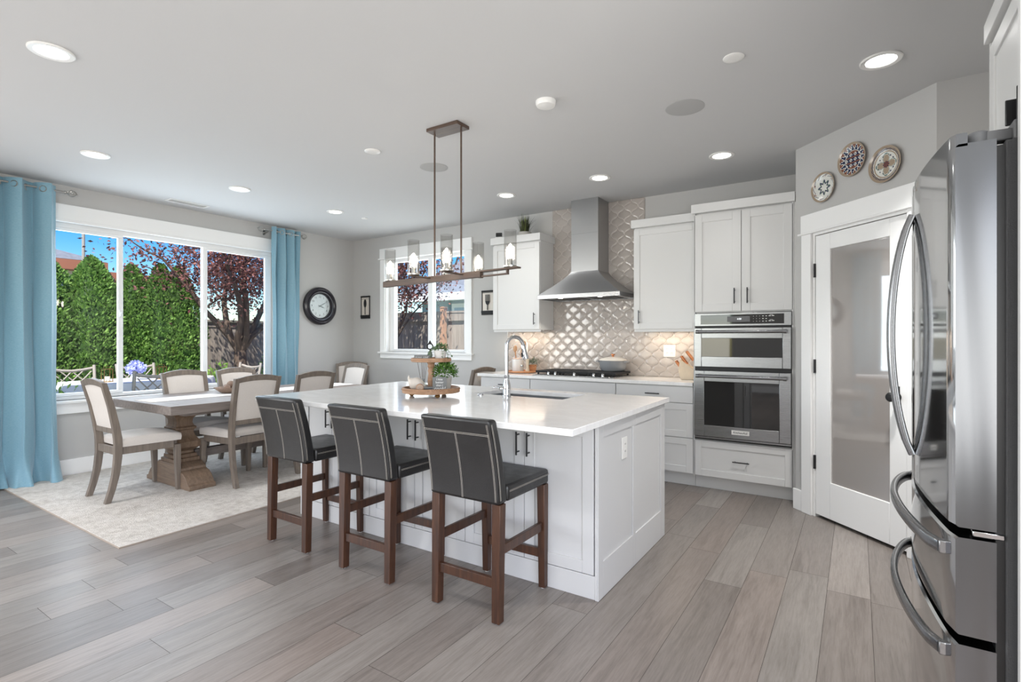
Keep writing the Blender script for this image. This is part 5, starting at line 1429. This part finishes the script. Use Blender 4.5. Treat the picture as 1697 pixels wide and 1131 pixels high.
hedge_tree('broad rounded conifer left of the first window mullion, second of the hedge row', -10.2, 3.33, 2.78, .52, 2)
hedge_tree('narrow conifer crossing the first window mullion, third of the hedge row', -10.25, 3.90, 2.72, .42, 3)
hedge_tree('conifer with a double tip beside the fence, left stem', -10.1, 4.28, 2.76, .40, 4, 8000)
hedge_tree('conifer with a double tip beside the fence, right stem', -10.05, 4.55, 2.74, .40, 6, 8000)
hedge_tree('conifer hidden behind the left blue curtain at the hedge end', -10.4, 1.75, 2.8, .62, 7, 2500)

def plum(label, x, y, seed, hT, crown, nl, leafset, trunk_r=.15, spread=.27):
    rl = random.Random(seed)
    t = thing('plum_tree', label, 'tree', (x, y, GZ - .03))
    m = MB(); tips = []
    m.tube([(0, 0, 0), (.01, .0, .5), (.02, .01, 1.0), (.0, .02, hT)], [trunk_r * 1.25, trunk_r, trunk_r * .95, trunk_r * .9], 10)
    for k in range(7):
        a = 2 * pi * k / 7 + rl.uniform(-.3, .3); p = Vector((0, .02, hT - .08)); pts = [tuple(p)]; d = Vector((cos(a) * .55, sin(a) * .55, .95)).normalized()
        rr = [trunk_r * .6]
        for j in range(6):
            p = p + d * .34; d = (d + Vector((rl.gauss(0, .16), rl.gauss(0, .16), rl.gauss(.06, .1)))).normalized(); pts.append(tuple(p)); rr.append(trunk_r * (.52 - .07 * j)); tips.append(p.copy())
            if j > 1:
                e = (d + Vector((rl.gauss(0, .6), rl.gauss(0, .6), rl.gauss(.1, .4)))).normalized(); m.tube([tuple(p), tuple(p + e * .3), tuple(p + e * .62 + Vector((0, 0, .06)))], [.022, .015, .007], 5); tips.append(p + e * .6)
        m.tube(pts, rr, 7)
    m.build('trunk', 'stem_brown', t)
    m = MB(); cx, cy, cz, sx, sy, sz = crown
    cl = [Vector((cx + sx * rl.uniform(-1, 1), cy + sy * rl.uniform(-1, 1), cz + sz * rl.uniform(-1, 1))) for _ in range(90)]
    cl = [c for c in cl if ((c.x - cx) / sx) ** 2 + ((c.y - cy) / sy) ** 2 + ((c.z - cz) / sz) ** 2 < 1] + tips
    cl = [c for c in cl if c.z > cz - sz * .95]
    for i in range(nl):
        c = rl.choice(cl); s = spread; p = c + Vector((rl.gauss(0, s), rl.gauss(0, s), rl.gauss(0, s)))
        L = rl.uniform(.045, .085); m.leaf(p, Vector((rl.gauss(0, 1), rl.gauss(0, 1), rl.gauss(-.3, .7))), Vector((rl.gauss(0, 1), rl.gauss(0, 1), rl.gauss(0, 1))), L, L * .58, 0 if rl.random() < .5 else 1)
    m.build('foliage', leafset, t, smooth=False, recalc=False)
plum('purple leaved plum tree in front of the fence beyond the dining window', -9.55, 5.36, 5, 1.30, (.0, .10, 3.35, 1.1, 1.45, 1.05), 15000, ['plum_leaf', 'plum_leaf_dark'], .115)
plum('purple leaved plum tree beyond the left pane of the sink window', -7.6, 7.35, 9, 1.5, (.1, -.1, 2.95, 1.0, .55, .80), 7500, ['plum_leaf', 'plum_leaf_dark'], .035, .16)

def fence(label, p0, p1, ztop, cap=True, post_every=1.9, board=.14, seed=0, rail_side=1):
    rl = random.Random(seed); p0 = Vector(p0); p1 = Vector(p1); d = (p1 - p0); L = d.length; rz = math.atan2(d.y, d.x)
    t = thing('wooden_fence', label, 'fence', (p0.x, p0.y, GZ - .03), rz)
    H = ztop - GZ + .03; m = MB(); x = 0
    while x < L - .01:
        w = min(board * rl.uniform(.94, 1.03), L - x); m.box(x, x + w - .006, -.01 + rl.uniform(-.003, .003), .01, .04, H - .15 - rl.uniform(0, .004)); x += w
    m.build('boards', 'fence_wood', t, smooth=False)
    MB().box(0, L, -.045 * rail_side - .012, -.045 * rail_side + .012, H - .20, H - .04).box(0, L, -.03, .03, H - .15, H - .10).build('top_rail', 'fence_wood', t, smooth=False)
    MB().box(0, L, -.07, .07, H - .038, H).build('cap_rail', 'fence_wood', t, smooth=False)
    x = post_every * .5
    while x < L:
        MB().box(x - .05, x + .05, -.11 * rail_side - .05, -.11 * rail_side + .05, 0, H + .06).box(x - .06, x + .06, -.11 * rail_side - .06, -.11 * rail_side + .06, H + .061, H + .09).build('post', 'fence_post_wood', t, smooth=False); x += post_every
    return t
fence('weathered wooden board fence behind the plum tree beyond the dining window', (-11.25, .6, 0), (-11.25, 8.24, 0), 1.70, seed=1, rail_side=-1, post_every=2.6)
fence('weathered wooden board fence with brown posts beyond the sink window', (-11.2, 8.35, 0), (1.0, 8.35, 0), 1.87, seed=2, rail_side=1, post_every=2.74)

# neighbour houses
nb = thing('neighbour_house', 'white neighbour house with grey hip roof and brown fascia behind the hedge', 'house', (-18.5, 4.35, GZ - .03))
g0 = -(GZ - .03)
MB().box(-3, 2.3, -7, 1.0, 0, 3.05 + g0).box(-3, 2.0, 1.0, 2.55, 0, 2.80 + g0).build('house_wall', 'siding_white', nb, smooth=False)
MB().loft([[(-3.6, -7.6, 3.22 + g0), (2.7, -7.6, 3.22 + g0), (2.7, 1.15, 3.22 + g0), (-3.6, 1.15, 3.22 + g0)], [(-.6, -5.0, 4.5 + g0), (-.4, -5.0, 4.5 + g0), (-.4, -2.4, 4.5 + g0), (-.6, -2.4, 4.5 + g0)]]).build('roof', 'roof_grey', nb, smooth=False)
m = MB(); m.box(2.64, 2.70, -7.6, 1.15, 2.98 + g0, 3.215 + g0).box(2.3, 2.64, -7.6, 1.15, 2.98 + g0, 3.02 + g0).box(2.1, 2.45, 1.16, 2.75, 2.75 + g0, 3.02 + g0); m.build('fascia', 'brown_fascia', nb, smooth=False)
m = MB(); m.box(2.31, 2.33, -1.4, -.3, 1.4 + g0, 2.4 + g0); m.build('window', 'window_dark', nb, smooth=False)
nc = thing('neighbour_house', 'blue-grey neighbour house with grey roof beyond the sink window fence', 'house', (-10.5, 15.5, GZ - .03))
MB().box(-3.0, 6, -1.0, 6, 0, 2.72 + g0).build('house_wall', 'siding_blue', nc, smooth=False)
MB().prism([(-1.75, 2.72 + g0), (-1.75, 2.86 + g0), (2.5, 4.9 + g0), (6.7, 2.86 + g0), (6.7, 2.72 + g0)], 'x', -3.6, 6.6).build('roof', 'roof_grey', nc, smooth=False)
MB().box(-3.6, 6.6, -1.80, -1.75, 2.62 + g0, 2.88 + g0).box(-3.6, 6.6, -1.75, -1.0, 2.66 + g0, 2.72 + g0).build('fascia', 'fascia_white', nc, smooth=False)
f_ = MB().box(-1.55, -.55, -1.05, -1.002, 1.2 + g0, 2.55 + g0).build('window_frame', 'fascia_white', nc, smooth=False)
MB().box(-1.42, -.68, -1.06, -1.051, 1.3 + g0, 2.40 + g0).build('window_pane', 'window_dark', f_, smooth=False)

def shrub(name, label, x, y, h, r, seed, n, mat='shrub_leaf', L=.07, cat='shrub'):
    rl = random.Random(seed); t = thing(name, label, cat, (x, y, GZ)); m = MB()
    for i in range(n):
        d = Vector((rl.gauss(0, 1), rl.gauss(0, 1), rl.gauss(0, 1))).normalized(); k = rl.uniform(.5, 1); p = Vector((d.x * r * k, d.y * r * k, h * .5 + d.z * h * .5 * k)); m.leaf(p, d + Vector((0, 0, .6)) + Vector((rl.gauss(0, .5), rl.gauss(0, .5), rl.gauss(0, .3))), (rl.gauss(0, 1), rl.gauss(0, 1), 1), L * rl.uniform(.7, 1.3), L * .5)
    m.build('foliage', mat, t, smooth=False, recalc=False)
    m = MB()
    for i in range(9):
        a = 2 * pi * i / 9; m.tube([(0, 0, 0), (r * .4 * cos(a), r * .4 * sin(a), h * .45), (r * .7 * cos(a), r * .7 * sin(a), h * .8)], [.014, .009, .004], 5)
    m.build('stems', 'stem_brown', t)
shrub('garden_shrub', 'light green shrub at the foot of the fence, right of the conifers', -9.75, 4.98, .92, .24, 41, 420)
shrub('garden_shrub', 'light green shrub just outside, beside the left curtain', -7.2, 2.02, 1.05, .28, 42, 420)
shrub('garden_shrub', 'green shrub by the fence behind the right blue curtain', -9.7, 6.15, 1.25, .30, 43, 480)
shrub('garden_shrub', 'airy yellow green shrub between the plum trunk and the window mullion', -9.1, 4.75, 1.15, .22, 44, 260)

# patio table, chairs and what stands on it
PT = Vector((-8.15, 3.1, GZ))
pt_ = thing('patio_table', 'oval patio dining table under a pale cloth outside the dining window', 'table', tuple(PT))
zt = .74 - GZ
n = 40
MB().loft([[(.48 * cos(2 * pi * i / n), 1.02 * sin(2 * pi * i / n), z) for i in range(n)] for z in (zt - .03, zt)]).build('tabletop', 'patio_metal', pt_)
m = MB(); rings = []
for z, k in ((zt + .001, 1.0), (zt + .006, 1.01), (zt - .03, 1.03), (zt - .17, 1.05)):
    rings.append([((.50 * k + .012 * sin(9 * 2 * pi * i / n) * (z < zt - .02)) * cos(2 * pi * i / n), (1.04 * k + .012 * sin(9 * 2 * pi * i / n) * (z < zt - .02)) * sin(2 * pi * i / n), z) for i in range(n)])
m.loft([[(.02 * cos(2 * pi * i / n), .02 * sin(2 * pi * i / n), zt + .006) for i in range(n)], rings[1], rings[2], rings[3]], 0, True, False)
cl_ = m.build('tablecloth', 'patio_cloth', None, loc=tuple(PT)); tag(cl_, 'pale cloth draped over the patio table outside', 'tablecloth')
for a, b in ((-.28, -.7), (.28, -.7), (.28, .7), (-.28, .7)): MB().tube([(a, b, 0), (a * .9, b * .95, zt - .031)], .025, 8).build('leg', 'patio_metal', pt_)
def patio_chair(label, x, y, rz):
    t = thing('patio_chair', label, 'chair', (x, y, GZ), rz, 'lattice back patio chairs')
    m = MB(); m.box(-.23, .23, -.22, .22, .40, .425); m.build('seat', 'patio_metal', t, bevel=.01)
    MB().box(-.22, .22, -.2, .22, .4255, .48).build('seat_cushion', 'patio_cloth', t, bevel=.02)
    for s in (-1, 1):
        MB().tube([(s * .235, -.25, 0), (s * .235, -.225, .42), (s * .245, -.27, .75), (s * .255, -.33, 1.08)], .02, 8).build('leg', 'patio_metal', t)
        MB().tube([(s * .235, .215, 0), (s * .235, .205, .40), (s * .25, .20, .64)], .018, 8).build('leg', 'patio_metal', t)
        MB().tube([(s * .25, .22, .645), (s * .255, 0, .655), (s * .245, -.25, .655)], .018, 8).build('armrest', 'patio_metal', t)
    def yb(z): return -.225 - .045 * (z - .42) / .33 - .06 * max(0, (z - .75) / .33)
    m = MB(); m.tube([(-.25, yb(1.02), 1.035), (-.12, yb(1.02), 1.01), (0, yb(1.0), 1.0), (.12, yb(1.02), 1.01), (.25, yb(1.02), 1.035)], .02, 8); m.tube([(-.24, yb(.56), .56), (.24, yb(.56), .56)], .016, 8)
    m.build('back_rails', 'patio_metal', t)
    m = MB()
    def dia(x0, z0, x1, z1): m.tube([(x0 + (x1 - x0) * k / 6, yb(z0 + (z1 - z0) * k / 6) , z0 + (z1 - z0) * k / 6 - .022 * sin(pi * k / 6)) for k in range(7)], .0085, 6)
    for x0, z0, x1, z1 in ((-.23, .57, .23, .99), (.23, .57, -.23, .99), (-.24, .78, .0, 1.0), (.24, .78, 0, 1.0), (-.24, .80, .0, .57), (.24, .80, .0, .57), (-.12, .57, .24, .90), (.12, .57, -.24, .90), (-.24, .68, .13, 1.0), (.24, .68, -.13, 1.0)): dia(x0, z0, x1, z1)
    m.build('back_lattice', 'patio_metal', t)
    return t
pc = patio_chair('lattice back patio chair across the patio table, seen through the left pane', -9.0, 2.82, R(-90))
dup(pc, (-7.45, 2.98, GZ), R(92), 'lattice back patio chair nearest the house, right of the first window mullion')
dup(pc, (-9.02, 3.62, GZ), R(-88), 'lattice back patio chair on the hedge side, behind the hydrangea flowers')
dup(pc, (-8.1, 4.42, GZ), R(185), 'lattice back patio chair at the far right end of the patio table')
hy = thing('hydrangea_vase', 'pale blue hydrangea in a small vase on the patio table', 'flower vase', (-8.15, 3.13, .7465))
MB().lathe([(.001, 0), (.04, 0), (.05, .03), (.035, .07), (.04, .085), (.036, .085), (.03, .07), (.001, .065)], 18).build('vase', 'white_ceramic', hy)
m = MB(); rl = random.Random(2)
for c in ((0, -.03, .15), (.01, .07, .165), (-.02, .02, .2)):
    m.ball(c, .055, 10, 8)
    for i in range(150): d = Vector((rl.gauss(0, 1), rl.gauss(0, 1), rl.gauss(0, 1))).normalized(); m.leaf(Vector(c) + d * .055, d + Vector((rl.gauss(0, .8), rl.gauss(0, .8), rl.gauss(0, .8))), (rl.gauss(0, 1), 1, 0), .03, .026)
m.build('blossoms', 'hydrangea', hy, smooth=False, recalc=False)
def lantern(label, x, y):
    t = thing('candle_lantern', label, 'lantern', (x, y, .7465), 0, 'lanterns on the patio table')
    m = MB(); m.box(-.05, .05, -.05, .05, 0, .01)
    for a in (-.046, .046):
        for b in (-.046, .046): m.box(a - .004, a + .004, b - .004, b + .004, .01, .17)
    for a in (-.046, .046): m.box(a - .004, a + .004, -.042, .042, .162, .17); m.box(-.042, .042, a - .004, a + .004, .162, .17)
    m.tube([(0, -.046, .17), (0, -.03, .2), (0, .03, .2), (0, .046, .17)], .003, 5)
    m.build('lantern_frame', 'brass', t); MB().lathe([(.001, .0105), (.032, .0105), (.032, .07), (.001, .07)], 16).build('candle', 'candle', t)
lantern('brass candle lantern on the patio table, left of the first window mullion', -8.05, 2.79)
lantern('brass candle lantern on the patio table, right of the hydrangea', -8.05, 3.42)
pl = MB().tube([(0, 0, 0), (0, 0, 4.6 - GZ)], .035, 8).build('utility_pole', 'patio_metal', None, loc=(-15.6, 4.93, GZ - .03)); tag(pl, 'thin pale pole rising above the neighbour roof behind the hedge', 'pole')
